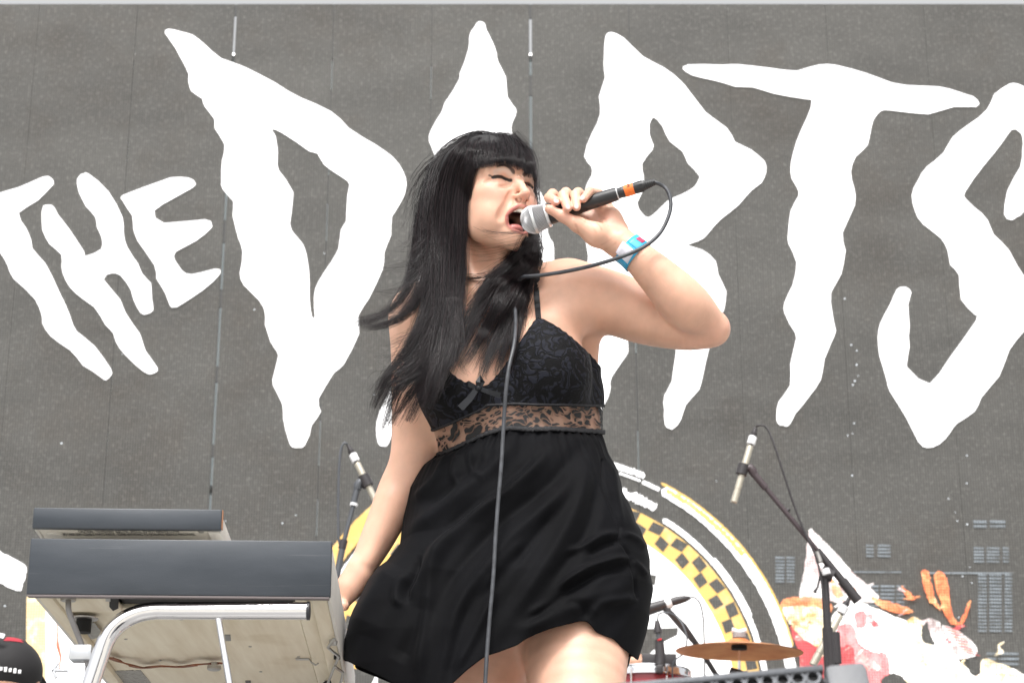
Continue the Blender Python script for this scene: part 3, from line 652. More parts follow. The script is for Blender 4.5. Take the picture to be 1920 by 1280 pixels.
arm_r += [cone(q(655, 1095, 3.34), q(622, 1108, 3.36), 11*U, 9.5*U, .008), cone(q(622, 1108, 3.36), q(600, 1122, 3.365), 9*U, 7.5*U, .004)]
def zq(x, y, Y): return np.array([x, Y, y])
legs = []
hipL, hipR = q(1092, 1140, 3.32), q(922, 1160, 3.37)
kneeL = np.array([.11, 3.17, STAGE_Z+.46]); kneeR = np.array([-.13, 3.36, STAGE_Z+.45])
ankL = np.array([.15, 3.38, STAGE_Z+.09]); ankR = np.array([-.20, 3.52, STAGE_Z+.09])
for hp, kn, an, th_ in ((hipL, kneeL, ankL, q(1080, 1240, 3.27)), (hipR, kneeR, ankR, q(893, 1262, 3.37))):
    legs += [chain([hp, th_, kn, kn*.65+an*.35+np.array([0, .012, 0]), an], [100*U, 90*U, 56*U, .053, .033], .04, 40),
             cone(an+np.array([0, .02, -.05]), an+np.array([0, -.13, -.062]), .03, .022, .02)]
trunk = neck + torso
all_prims = head + neck + torso + arm_l + arm_r + legs
all_prims += fore_l + hand_l
# fingers touch but stay apart
for p in flist: all_prims.append((*p[:5], .0028, p[6]))

BODY_HI = (.42, 3.56, float(hl(0, 0, 0)[2])+.15); ZC = float(hipL[2])-.03
V, F = body_mesh(all_prims, [((-.44, 3.08, ZC), BODY_HI, .0016)], .0034, (-.42, 3.05, STAGE_Z-.01), BODY_HI)

# ---- skin colour: lips, brows, liner, lids, nails, blush, plus painted mouth, nostril and crease shade
def seg_d(X, pts):
    best = np.full(len(X), 1e9)
    for a, b in zip(pts[:-1], pts[1:]):
        a = np.asarray(a, float); b = np.asarray(b, float); ba = b-a; t = np.clip(((X-a)@ba)/(ba@ba), 0, 1); best = np.minimum(best, np.linalg.norm(X-a-t[:, None]*ba, axis=1))
    return best
col = np.tile(np.array([[.70, .415, .30]]), (len(V), 1))
def blend(w, c):
    global col
    w = np.clip(w, 0, 1)[:, None]; col = col*(1-w) + np.array(c)*w
ss = lambda x, a, b: (lambda t: t*t*(3-2*t))(np.clip((x-a)/(b-a), 0, 1))
H = to_head(V); inh = (np.abs(H) < 150).all(1)
mL = H*np.array([-1, 1, 1]); mL[:, 0] = -np.abs(H[:, 0]) # mirrored to her right side
def hd(pts, raw=False): return np.where(inh, seg_d(H if raw else mL, pts), 99)
def sn(pts, n=9): return snapline(pts, 0, n, head)
blend(.42*ss(hd(sn([(-40, -34), (-50, -28)])), 30, 6), (.70, .33, .25))
blend(.42*ss(hd([(0, 112, -38), (0, 108, -44)]), 15, 5), (.68, .32, .25))
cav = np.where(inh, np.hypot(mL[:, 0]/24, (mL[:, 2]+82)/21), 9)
blend(ss(cav, 1.1, .95)*(H[:, 1] < 84-.028*H[:, 0]**2)*(H[:, 1] > 15), (.035, .007, .006))  # shade inside the open mouth, painted into the colour
blend(.95*ss(hd([(-6.8, 99, -50), (-8.5, 94, -42)]), 3.7, 2.6), (.07, .02, .014))  # nostril pits painted dark to deepen their shade
blend(.95*ss(hd([(a_[0], a_[1]-2, a_[2]) for a_ in ULs], True), 4.7, 3.4), (.44, .15, .125)); blend(.95*ss(hd([(a_[0], a_[1]-2, a_[2]) for a_ in LLs], True), 4.8, 3.5), (.46, .16, .135))
blend(.6*ss(hd(sn([(-18, 5), (-30, 9), (-42, 6)])), 8, 3), (.62, .50, .43))
blend(.97*ss(hd(SLITS), 3.9, 2.4), (.012, .010, .010))
blend(.9*ss(hd(sn([(-43, -1.5), (-48, 0), (-51, 2)])), 2.2, .9), (.03, .024, .022))
BR = sn([(-12, 8), (-18, 13.5), (-26, 17), (-34, 17.5), (-42, 15)], 15)
blend(.92*np.max([ss(hd(BR[i:i+2]), 5.2-.2*i, 3.0-.16*i) for i in range(14)], 0), (.045, .028, .022))
# nails
def nail(c, r, cc=(.95, .78, .74)):
    d = np.linalg.norm(V-V3(c), axis=1); blend(.8*ss(d, r, r*.72), cc)
for (x, y, Y, r) in ((1041, 376, 3.137, 5.0), (1064, 388, 3.131, 5.0), (1080, 387, 3.131, 5.0), (1092, 371, 3.137, 4.6)): nail(q(x, y, Y), r*HU)
blend(.35*ss(seg_d(V, [q(1042, 377, 3.14), q(1064, 390, 3.14), q(1081, 388, 3.14), q(1094, 373, 3.14)]), .02, .004), (.72, .34, .27))
blend(.3*ss(seg_d(V, [q(1030, 392, 3.15), q(1060, 408, 3.15)]), .016, .004), (.74, .34, .27))
blend(.25*ss(seg_d(V, [q(1336, 620, 3.24), q(1300, 625, 3.24)]), .05, .012), (.72, .35, .27))

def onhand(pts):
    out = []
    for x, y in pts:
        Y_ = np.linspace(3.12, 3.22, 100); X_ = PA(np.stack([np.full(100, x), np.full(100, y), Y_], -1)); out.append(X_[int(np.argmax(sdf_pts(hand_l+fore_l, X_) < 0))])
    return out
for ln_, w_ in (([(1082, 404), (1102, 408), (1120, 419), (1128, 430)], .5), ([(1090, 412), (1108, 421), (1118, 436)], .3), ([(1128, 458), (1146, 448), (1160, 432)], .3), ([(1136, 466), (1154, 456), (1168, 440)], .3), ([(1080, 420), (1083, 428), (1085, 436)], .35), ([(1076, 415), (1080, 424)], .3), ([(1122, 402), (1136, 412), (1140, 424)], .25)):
    blend(w_*ss(seg_d(V, onhand(ln_)), .0030, .0008), (.40, .17, .12))  # crease shade painted as darker red lines; no grooves are cut
blend(.22*ss(seg_d(V, onhand([(1110, 400), (1140, 405), (1150, 420)])), .022, .006), (.74, .36, .30))
def skin_mat():
    m, nt, N, L, b = nodes('skin')
    at = N.new('ShaderNodeAttribute'); at.attribute_name = 'Col'
    tc = N.new('ShaderNodeTexCoord')
    n = N.new('ShaderNodeTexNoise'); n.inputs['Scale'].default_value = 26; n.inputs['Detail'].default_value = 8; L.new(tc.outputs['Object'], n.inputs['Vector'])
    r = N.new('ShaderNodeMapRange'); r.inputs[1].default_value = .3; r.inputs[2].default_value = .7; r.inputs[3].default_value = .89; r.inputs[4].default_value = 1.08; L.new(n.outputs[0], r.inputs[0])
    sc_ = N.new('ShaderNodeVectorMath'); sc_.operation = 'SCALE'; L.new(at.outputs['Color'], sc_.inputs[0]); L.new(r.outputs[0], sc_.inputs['Scale'])
    L.new(sc_.outputs[0], b.inputs['Base Color'])
    b.inputs['Subsurface Weight'].default_value = .22; b.inputs['Subsurface Radius'].default_value = (1, .35, .2); b.inputs['Subsurface Scale'].default_value = .012
    b.inputs['Roughness'].default_value = .46; b.inputs['Specular IOR Level'].default_value = .42
    n2 = N.new('ShaderNodeTexNoise'); n2.inputs['Scale'].default_value = 420; n2.inputs['Detail'].default_value = 4; L.new(tc.outputs['Object'], n2.inputs['Vector'])
    bp = N.new('ShaderNodeBump'); bp.inputs['Strength'].default_value = .25; bp.inputs['Distance'].default_value = .0008; L.new(n2.outputs[0], bp.inputs['Height']); L.new(bp.outputs[0], b.inputs['Normal'])
    return m
M_skin = skin_mat()
singer = empty('person', (0, 3.3, STAGE_Z), 'singing woman in short black lace slip dress with long windblown hair and blue wristband', 'woman')
body = from_arrays('body', V, F, M_skin, singer)
ca = body.data.color_attributes.new('Col', 'FLOAT_COLOR', 'POINT')
assert len(body.data.vertices) == len(V), (len(body.data.vertices), len(V))
ca.data.foreach_set('color', np.c_[col, np.ones(len(col))].astype(np.float32).ravel())

# nails
M_nail = mat('fingernail', (.80, .56, .50), .22)
for (x, y, dx, dy) in ((1043, 377, .9, .35), (1065, 388, .25, 1), (1081, 387, .05, 1), (1092, 371, -.5, .8)):
    Y_ = np.linspace(3.10, 3.18, 160); X_ = PA(np.stack([np.full(160, x), np.full(160, y), Y_], -1)); k_ = int(np.argmax(sdf_pts(flist, X_) < 0)); c_ = X_[k_]
    d_ = V3(P(x+dx, y+dy, Y_[k_]))-V3(P(x, y, Y_[k_])); d_ /= np.linalg.norm(d_); n_ = np.array([0, -1, .1]); n_ -= d_*(n_@d_); n_ /= np.linalg.norm(n_); M_ = np.stack([np.cross(d_, n_), n_, d_], 1)
    pn = [ell(c_-n_*.0004, (.0040, .0012, .0050), .001, M_)]; lo_, hi_ = pbox(pn[0], .001); Vn, Fn = iso(*sdf_grid(pn, lo_, hi_, .0005)); from_arrays('nail', Vn, Fn, M_nail, body)
# teeth, tongue, eyes
M_teeth = mat('teeth', (.82, .78, .70), .25); M_tongue = mat('tongue', (.50, .17, .15), .35, bump=.3, bscale=500); M_eye = mat('eyeball', (.75, .72, .70), .1); M_iris = mat('iris', (.03, .018, .012), .1)
for i in range(-5, 5):
    t = (i+.5)/4.8; x = 20.5*math.sin(t*1.35); f_ = ULs[9][1]-5.0 - 20*(1-math.cos(t*1.5)); w = 4.4 if abs(i+.5) < 1 else 3.4
    bm = bmesh.new(); c = hl(x, f_, -65.5 + (.5 if abs(i+.5) < 1 else 1.4) + 2.5*t*t)
    Mx = Matrix((HR@rz(-t*62)).tolist()).to_4x4()
    box(bm, (0, 0, 0), (w*1.86*HS, 4.6*HS, 8.4*HS), bev=1.5*HS); bm.transform(Matrix.Translation(Vector(c)) @ Mx)
    if Mx.determinant() < 0: bmesh.ops.reverse_faces(bm, faces=bm.faces)
    from_bm('tooth', bm, M_teeth, body, sm=True)
def blob(name, prims, h, m, parent):
    lo = np.min([pbox(p, .006)[0] for p in prims], 0); hi = np.max([pbox(p, .006)[1] for p in prims], 0)
    Vb, Fb = iso(*sdf_grid(prims, lo, hi, h)); return from_arrays(name, Vb, Fb, m, parent)
blob('tongue', [he((-4, 64, -94), (18, 20, 10)), he((-5, 75, -94), (15, 11, 8), 6)], .0016, M_tongue, body)
for s in (-1, 1):
    blob('eye', [he((s*31, 66.5, -1), (12.6, 12.6, 12.6))], .0014, M_eye if s > 0 else M_eye, body)
    blob('iris', [he((s*31+4, 71.5, -.5), (6, 8.4, 6))], .0009, M_iris, body)
# ------------------------------------------------------------------ slip dress
def poly_sd(Q, poly):
    """signed distance of pixel-plane points to a closed outline (negative inside)"""
    poly = np.asarray(poly, float); best = np.full(Q.shape[:-1], 1e9); ins = np.zeros(Q.shape[:-1], bool)
    x, y = Q[..., 0], Q[..., 1]
    for a, b in zip(poly, np.roll(poly, -1, 0)):
        ba = b-a; pa = Q-a; t = np.clip((pa@ba)/max(ba@ba, 1e-9), 0, 1); best = np.minimum(best, np.linalg.norm(pa-t[..., None]*ba, axis=-1))
        c = ((a[1] > y) != (b[1] > y)); ins ^= c & (x < (b[0]-a[0])*(y-a[1])/((b[1]-a[1]) if b[1] != a[1] else 1e-9)+a[0])
    return np.where(ins, -best, best)
def garment(name, prims, poly, thick, h, m, parent, rnd=.0015):
    pts3 = np.array([P(x, y, Y) for x, y in poly for Y in (3.2, 3.5)]); lo = pts3.min(0)-.02; hi = pts3.max(0)+.02; lo[1] = 3.17; hi[1] = 3.50
    pa_ = np.array(poly, float); x0, y0 = pa_.min(0)-30; x1, y1 = pa_.max(0)+30
    gx, gy = np.meshgrid(np.arange(x0, x1), np.arange(y0, y1), indexing='ij'); R_ = poly_sd(np.stack([gx, gy], -1), poly)
    def ex(D, X):
        Q = pix(X); fx = np.clip(Q[..., 0]-x0, 0, R_.shape[0]-1.01); fy = np.clip(Q[..., 1]-y0, 0, R_.shape[1]-1.01); ix = fx.astype(int); iy = fy.astype(int); tx = fx-ix; ty = fy-iy
        pd = (R_[ix, iy]*(1-tx)+R_[ix+1, iy]*tx)*(1-ty)+(R_[ix, iy+1]*(1-tx)+R_[ix+1, iy+1]*tx)*ty
        return np.maximum(D-thick, pd*U)
    Vg, Fg = iso(*sdf_grid(prims, lo, hi, h, ex)); return from_arrays(name, Vg, Fg, m, parent)
TOP_LINE = [(760, 812), (815, 806), (847, 793), (880, 778), (905, 766), (912, 760), (965, 757), (1015, 759), (1060, 759), (1135, 761)]
BOT_LINE = [(770, 868), (815, 853), (840, 845), (880, 826), (912, 812), (952, 802), (990, 804), (1040, 803), (1090, 806), (1140, 810)]
CUP_TOP = [(740, 760), (752, 700), (770, 672), (802, 640), (815, 650), (830, 678), (850, 702), (872, 716), (893, 722), (912, 722), (930, 705), (948, 682), (965, 655), (985, 625), (1006, 596), (1014, 596), (1035, 606), (1062, 624), (1090, 648), (1114, 672), (1128, 690)]
def wav(pts, amp, n):      # scalloped lace edge
    p = spline(np.array(pts, float), n); t = np.gradient(p, axis=0); t /= np.linalg.norm(t, axis=1)[:, None]; s_ = np.sin(np.arange(n)*math.pi*.9)*amp
    return [tuple(v) for v in p + np.stack([-t[:, 1], t[:, 0]], 1)*s_[:, None]]
def lace_solid():
    m, nt, N, L, b = nodes('lace_over_satin')
    tc = N.new('ShaderNodeTexCoord')
    n0 = N.new('ShaderNodeTexNoise'); n0.inputs['Scale'].default_value = 22; L.new(tc.outputs['Object'], n0.inputs['Vector'])
    mx = N.new('ShaderNodeMixRGB'); mx.inputs[0].default_value = .06; L.new(tc.outputs['Object'], mx.inputs[1]); L.new(n0.outputs['Color'], mx.inputs[2])
    v = N.new('ShaderNodeTexVoronoi'); v.feature = 'DISTANCE_TO_EDGE'; v.inputs['Scale'].default_value = 62; L.new(mx.outputs[0], v.inputs['Vector'])
    w = N.new('ShaderNodeTexWave'); w.wave_type = 'RINGS'; w.inputs['Scale'].default_value = 22; w.inputs['Distortion'].default_value = 9; w.inputs['Detail'].default_value = 2; w.inputs['Detail Scale'].default_value = 2.2; L.new(mx.outputs[0], w.inputs['Vector'])
    r = N.new('ShaderNodeMapRange'); r.inputs[1].default_value = .02; r.inputs[2].default_value = .09; L.new(v.outputs['Distance'], r.inputs[0])
    mu = N.new('ShaderNodeMath'); mu.operation = 'MULTIPLY'; L.new(r.outputs[0], mu.inputs[0]); L.new(w.outputs['Fac'], mu.inputs[1])
    cr = N.new('ShaderNodeValToRGB'); cr.color_ramp.elements[0].position = .25; cr.color_ramp.elements[0].color = (.0020, .0020, .0028, 1); cr.color_ramp.elements[1].position = .62; cr.color_ramp.elements[1].color = (.012, .013, .020, 1)
    L.new(mu.outputs[0], cr.inputs[0]); L.new(cr.outputs[0], b.inputs['Base Color'])
    b.inputs['Roughness'].default_value = .7; b.inputs['Sheen Weight'].default_value = .04; b.inputs['Specular IOR Level'].default_value = .16
    bp = N.new('ShaderNodeBump'); bp.inputs['Strength'].default_value = .6; bp.inputs['Distance'].default_value = .0015; L.new(mu.outputs[0], bp.inputs['Height']); L.new(bp.outputs[0], b.inputs['Normal'])
    return m
def lace_sheer():
    m, nt, N, L, b = nodes('sheer_lace')
    tc = N.new('ShaderNodeTexCoord')
    n0 = N.new('ShaderNodeTexNoise'); n0.inputs['Scale'].default_value = 18; L.new(tc.outputs['Object'], n0.inputs['Vector'])
    mx = N.new('ShaderNodeMixRGB'); mx.inputs[0].default_value = .05; L.new(tc.outputs['Object'], mx.inputs[1]); L.new(n0.outputs['Color'], mx.inputs[2])
    mp = N.new('ShaderNodeMapping'); mp.inputs['Rotation'].default_value = (0, .6, 0); mp.inputs['Scale'].default_value = (1, .3, 1.5); L.new(mx.outputs[0], mp.inputs[0])
    v = N.new('ShaderNodeTexVoronoi'); v.feature = 'F1'; v.inputs['Scale'].default_value = 80; v.inputs['Randomness'].default_value = .8; L.new(mp.outputs[0], v.inputs['Vector'])
    w = N.new('ShaderNodeTexWave'); w.wave_type = 'RINGS'; w.inputs['Scale'].default_value = 34; w.inputs['Distortion'].default_value = 9; w.inputs['Detail Scale'].default_value = 1.2; L.new(mp.outputs[0], w.inputs['Vector'])
    a = N.new('ShaderNodeMapRange'); a.inputs[1].default_value = .50; a.inputs[2].default_value = .58; L.new(v.outputs['Distance'], a.inputs[0])     # open ground between motifs
    a2 = N.new('ShaderNodeMapRange'); a2.inputs[1].default_value = .70; a2.inputs[2].default_value = .80; L.new(w.outputs['Fac'], a2.inputs[0])
    hole = N.new('ShaderNodeMath'); hole.operation = 'MULTIPLY'; L.new(a.outputs[0], hole.inputs[0]); hole.inputs[1].default_value = .75
    mxx = N.new('ShaderNodeMath'); mxx.operation = 'MAXIMUM'; L.new(hole.outputs[0], mxx.inputs[0])
    k2 = N.new('ShaderNodeMath'); k2.operation = 'MULTIPLY'; k2.inputs[1].default_value = .62; L.new(a2.outputs[0], k2.inputs[0]); L.new(k2.outputs[0], mxx.inputs[1])
    b.inputs['Base Color'].default_value = (.006, .006, .007, 1); b.inputs['Roughness'].default_value = .7
    al = N.new('ShaderNodeMath'); al.operation = 'SUBTRACT'; al.inputs[0].default_value = 1; L.new(mxx.outputs[0], al.inputs[1]); L.new(al.outputs[0], b.inputs['Alpha'])
    return m
def cloth_mat():
    m, nt, N, L, b = nodes('black_jersey')
    tc = N.new('ShaderNodeTexCoord')
    n = N.new('ShaderNodeTexNoise'); n.inputs['Scale'].default_value = 900; n.inputs['Detail'].default_value = 2; L.new(tc.outputs['Object'], n.inputs['Vector'])
    n2 = N.new('ShaderNodeTexNoise'); n2.inputs['Scale'].default_value = 9; n2.inputs['Detail'].default_value = 4; L.new(tc.outputs['Object'], n2.inputs['Vector'])
    cr = N.new('ShaderNodeValToRGB'); cr.color_ramp.elements[0].position = .3; cr.color_ramp.elements[0].color = (.0016, .0016, .0022, 1); cr.color_ramp.elements[1].position = .75; cr.color_ramp.elements[1].color = (.0036, .0037, .0050, 1)
    L.new(n2.outputs[0], cr.inputs[0]); L.new(cr.outputs[0], b.inputs['Base Color'])
    b.inputs['Roughness'].default_value = .74; b.inputs['Specular IOR Level'].default_value = .09; b.inputs['Sheen Weight'].default_value = .02; b.inputs['Sheen Roughness'].default_value = .4
    bp = N.new('ShaderNodeBump'); bp.inputs['Strength'].default_value = .25; bp.inputs['Distance'].default_value = .0006; L.new(n.outputs[0], bp.inputs['Height']); L.new(bp.outputs[0], b.inputs['Normal'])
    return m
M_cloth = cloth_mat(); M_lace = lace_solid(); M_sheer = lace_sheer()
M_trim = mat('lace_trim', (.010, .010, .013), .65, bump=.8, bscale=500)

# skirt: rings between the traced outlines
LV = [((813, 850), (1124, 806)), ((800, 868), (1130, 822)), ((784, 886), (1137, 842)), ((764, 925), (1156, 890)), ((755, 975), (1183, 945)), ((749, 1025), (1204, 1000)),
      ((722, 1062), (1218, 1055)), ((690, 1100), (1223, 1105)), ((664, 1150), (1218, 1160)), ((648, 1203), (1203, 1213)), ((642, 1262), (1190, 1262)), ((650, 1330), (1185, 1320)), ((660, 1400), (1180, 1380))]
NL = len(LV); LVa = np.array(LV, float).reshape(NL, 4)
DEP = np.array([.092, .098, .105, .117, .128, .136, .142, .148, .152, .156, .160, .164, .168])     # half depth (m)
YC = np.array([3.345, 3.345, 3.343, 3.34, 3.335, 3.33, 3.325, 3.32, 3.318, 3.315, 3.315, 3.315, 3.315])
HEM_F = [(620, 1228), (650, 1238), (665, 1245), (690, 1256), (720, 1270), (745, 1286), (775, 1305), (810, 1306), (835, 1292), (848, 1279), (876, 1254), (908, 1231), (945, 1217), (972, 1208), (986, 1197), (1006, 1188), (1031, 1178), (1060, 1171), (1085, 1164), (1100, 1163), (1110, 1174), (1117, 1183), (1135, 1191), (1150, 1197), (1163, 1208), (1176, 1220), (1184, 1228), (1195, 1236), (1240, 1240)]
HEM_B = [(620, 1228), (650, 1240), (690, 1258), (745, 1290), (800, 1315), (900, 1322), (1000, 1322), (1100, 1300), (1180, 1240), (1195, 1233), (1240, 1233)]
FOLDS = [  # traced ridges (+) and valleys (-): points, half width px, height mm
    ([(1040, 835), (1000, 880), (923, 938), (870, 985), (815, 1040), (785, 1090)], 15, 11), ([(1075, 850), (1030, 905), (960, 960), (905, 1010), (850, 1075), (815, 1140)], 13, -8),
    ([(1085, 870), (1050, 930), (985, 985), (935, 1040), (880, 1110), (850, 1180), (830, 1260)], 15, 9), ([(1010, 850), (955, 905), (880, 955), (820, 1010)], 10, -7),
    ([(960, 835), (920, 880), (860, 930), (800, 975), (765, 1000)], 14, 8), ([(905, 850), (870, 890), (820, 930), (780, 950)], 10, -5), ([(860, 850), (850, 885), (862, 915)], 8, 5), ([(880, 840), (885, 880), (905, 900)], 6, 4), ([(835, 860), (815, 900), (775, 935)], 8, 5),
    ([(1105, 850), (1090, 930), (1050, 1010), (1005, 1080), (960, 1150)], 16, 7), ([(1120, 900), (1110, 970), (1080, 1030), (1030, 1090)], 12, -5),
    ([(1160, 998), (1130, 1005), (1095, 1022), (1060, 1035)], 7, 6), ([(1165, 1012), (1135, 1020), (1100, 1040)], 7, -6), ([(1185, 1046), (1150, 1050), (1110, 1062), (1070, 1083), (1045, 1102)], 7, 8), ([(1185, 1060), (1150, 1066), (1110, 1082), (1060, 1110), (1010, 1150), (980, 1170)], 9, -7),
    ([(1180, 1085), (1140, 1110), (1080, 1130), (1020, 1165), (960, 1178)], 15, 6), ([(1195, 1120), (1160, 1125), (1125, 1133), (1103, 1160)], 9, 6), ([(1103, 1160), (1090, 1135), (1060, 1128)], 8, -4),
    ([(790, 1040), (775, 1080), (762, 1105), (764, 1130)], 8, -9), ([(765, 1075), (748, 1100), (745, 1125), (757, 1133)], 8, 6), ([(735, 1055), (705, 1120), (680, 1190)], 26, 8),
    ([(850, 1000), (815, 1060), (800, 1130), (790, 1210), (785, 1290)], 11, 7), ([(800, 1120), (775, 1180), (745, 1240)], 16, -7), ([(900, 1080), (875, 1140), (855, 1200), (835, 1290)], 12, -6), ([(930, 1100), (905, 1160), (880, 1210), (850, 1260)], 9, 5),
    ([(1170, 905), (1185, 945), (1205, 990)], 10, -4), ([(1140, 860), (1150, 900), (1160, 950), (1165, 990)], 8, 4), ([(1210, 1030), (1195, 1010), (1165, 1000)], 6, 4), ([(1215, 1080), (1200, 1065), (1185, 1050)], 6, 4),
    ([(1130, 862), (1131, 910), (1148, 955), (1163, 992), (1158, 1006), (1180, 1040), (1184, 1056), (1189, 1085), (1195, 1120)], 2.6, -3.2),
    ([(1060, 1105), (1030, 1130), (990, 1150)], 8, 4), ([(985, 1010), (940, 1060), (905, 1110)], 9, 5), ([(1040, 960), (1000, 1010), (960, 1060)], 9, -4)]
NP_, NT = 560, 230
phi = np.linspace(0, 2*np.pi, NP_, endpoint=False)
def skirt_pt(tau, ph, disp=True):
    """tau 0..NL-1 level, ph angle (0 = right side, pi = left, front = between, towards the camera)"""
    Lp = np.stack([np.interp(tau, np.arange(NL), LVs[:, c]) for c in range(4)], -1); dp = np.interp(tau, np.arange(NL), DEP); yc = np.interp(tau, np.arange(NL), YC)
    A_ = PA(np.stack([Lp[..., 0], Lp[..., 1], yc], -1)); B_ = PA(np.stack([Lp[..., 2], Lp[..., 3], yc], -1))
    c_ = np.cos(ph); s_ = np.sin(ph); cc = np.sign(c_)*np.abs(c_)**.92; se = np.sign(s_)*np.abs(s_)**.85
    X = (A_+B_)/2 + (B_-A_)/2*cc[..., None]; X[..., 1] -= dp*se
    return X
LVs = LVa
gt = np.linspace(0, 1, NT)
hem_tau = np.zeros(NP_)
tt = np.linspace(6, NL-1, 400)
for i, a_ in enumerate(phi):
    X = skirt_pt(tt, np.full(400, a_)); xy = pix(X); hc_ = HEM_F if math.sin(a_) >= 0 else HEM_B
    hy = np.interp(xy[:, 0], [p[0] for p in hc_], [p[1] for p in hc_]); k_ = np.argmax(xy[:, 1] >= hy); hem_tau[i] = tt[k_] if (xy[:, 1] >= hy).any() else NL-1
ker = np.array([1, 2, 3, 2, 1.])/9; hem_tau = np.convolve(np.r_[hem_tau[-2:], hem_tau, hem_tau[:2]], ker, 'valid')
TAU = gt[:, None]*hem_tau[None, :]; PH = np.broadcast_to(phi, TAU.shape)
X = skirt_pt(TAU, PH); XY = pix(X)
nrm = np.cross(np.roll(X, -1, 1)-np.roll(X, 1, 1), np.gradient(X, axis=0)); nrm /= np.maximum(np.linalg.norm(nrm, axis=-1, keepdims=True), 1e-9)
cen = X.mean(1, keepdims=True); nrm *= np.sign(((X-cen)*nrm).sum(-1, keepdims=True))
D = np.zeros(TAU.shape); front = np.clip(np.sin(PH)*6+1, 0, 1)
for pts, w_, amp in FOLDS:
    p_ = spline(np.array(pts, float), 24); d_ = np.full(TAU.shape, 1e9); tp = np.zeros(TAU.shape)
    for j, (a_, b_) in enumerate(zip(p_[:-1], p_[1:])):
        ba = b_-a_; pa = XY-a_; t_ = np.clip((pa@ba)/(ba@ba), 0, 1); dd = np.linalg.norm(pa-t_[..., None]*ba, axis=-1); mk = dd < d_; d_ = np.where(mk, dd, d_); tp = np.where(mk, (j+t_)/23, tp)
    fade = np.clip(np.minimum(tp, 1-tp)*5+.15, 0, 1) if w_ > 4 else 1
    D += amp*1.2e-3*np.exp(-(d_/w_)**2)*fade*front
sX = (XY[..., 0]+.55*XY[..., 1])
D += .0012*np.sin(sX/9+2*np.sin(XY[..., 1]/60))*front*np.clip(TAU/3, 0, 1)
gather = np.exp(-TAU/1.25)*np.clip(TAU/.25, 0, 1); ph2 = PH*41+2*np.sin(PH*7)+.8*TAU
D += .0030*gather*(np.sin(ph2)+.5*np.sin(PH*73+1))
D += (1-front)*.012*np.sin(PH*9)*np.clip(TAU/5, 0, 1)
X = X + nrm*D[..., None]
top_new = X[0].copy()
for i in range(NP_):
    if math.sin(phi[i]) > -.02:
        x_ = XY[0, i, 0]; y_ = np.interp(x_, [p[0] for p in BOT_LINE], [p[1] for p in BOT_LINE])+1.5; Yq = np.linspace(3.2, 3.42, 110); Xq = PA(np.stack([np.full(110, x_), np.full(110, y_), Yq], -1)); sd_ = sdf_pts(torso, Xq); k_ = int(np.argmax(sd_ < .0062)) if (sd_ < .0062).any() else int(np.argmin(sd_))
        top_new[i] = Xq[k_]
dl = top_new-X[0]; wgt = np.clip(1+np.sin(phi)*12, 0, 1)[:, None]; dl *= wgt; kk = np.ones(15)/15
dl = np.stack([np.convolve(np.r_[dl[-7:, c], dl[:, c], dl[:7, c]], kk, 'valid') for c in range(3)], 1)
X = X + dl[None]*np.exp(-(TAU/1.3)**2)[..., None]
idx = np.arange(NT*NP_).reshape(NT, NP_); a_ = idx[:-1]; b_ = np.roll(a_, -1, 1); c_ = np.roll(idx[1:], -1, 1); d_ = idx[1:]
Fs_ = np.stack([a_, b_, c_, d_], -1).reshape(-1, 4)
dress = from_arrays('dress', X.reshape(-1, 3), Fs_, M_cloth, singer)
so = dress.modifiers.new('thick', 'SOLIDIFY'); so.thickness = .0012; so.offset = -1
dress['label'] = 'black slip dress with a flared skirt blown to one side'
trp = torso
garment('bodice', trp, wav(CUP_TOP, 1.0, 90)+[(1130, 700)]+[(x, y) for x, y in TOP_LINE[::-1]], .0052, .0022, M_lace, dress)
garment('lace_band', trp, TOP_LINE+BOT_LINE[::-1], .0040, .0022, M_sheer, dress)
garment('waist_trim', trp, wav([(x, y-4) for x, y in BOT_LINE], 1.2, 90)+wav([(x, y+5) for x, y in BOT_LINE], 1.2, 90)[::-1], .0072, .0022, M_trim, dress)
garment('waist_trim', trp, [(x, y-3) for x, y in TOP_LINE]+[(x, y+2.5) for x, y in TOP_LINE][::-1], .0064, .0022, M_trim, dress)

def surf(x, y, prims=None, lift=0.0, y0=2.95, y1=3.6):
    """where the line of sight through (x, y) meets the singer's skin"""
    Y = np.linspace(y0, y1, 260); X_ = PA(np.stack([np.full_like(Y, x), np.full_like(Y, y), Y], -1)); d = sdf_pts(prims or torso, X_); i = int(np.argmax(d < 0.0))
    if not (d < 0).any(): i = int(np.argmin(d))
    return float(Y[i])-lift
def ribbon(name, pts, w, th, m, parent, up=None):
    """flat strap through 3-D points; width vectors lie across the line of travel, facing out"""
    bm = bmesh.new(); prev = None
    for i, (p, n_, ww) in enumerate(zip(pts, up, w if hasattr(w, '__len__') else [w]*len(pts))):
        t = (Vector(pts[min(i+1, len(pts)-1)])-Vector(pts[max(i-1, 0)])).normalized(); n_ = Vector(n_).normalized(); s_ = t.cross(n_).normalized()*ww/2; p = Vector(p); n_ = n_*th
        r = [bm.verts.new(p-s_), bm.verts.new(p+s_), bm.verts.new(p+s_+n_), bm.verts.new(p-s_+n_)]
        if prev:
            for k in range(4): bm.faces.new((prev[k], prev[(k+1) % 4], r[(k+1) % 4], r[k]))
        else: bm.faces.new(r[::-1])
        prev = r
    bm.faces.new(prev); bmesh.ops.recalc_face_normals(bm, faces=bm.faces)
    return from_bm(name, bm, m, parent)
def grad(p):
    e = .002; p = np.asarray(p, float); g = np.array([sdf_pts(torso, (p+d)[None])[0]-sdf_pts(torso, (p-d)[None])[0] for d in np.eye(3)*e]); return g/np.linalg.norm(g)
M_strap = mat('strap_satin', (.008, .008, .010), .45, bump=.3, bscale=300)
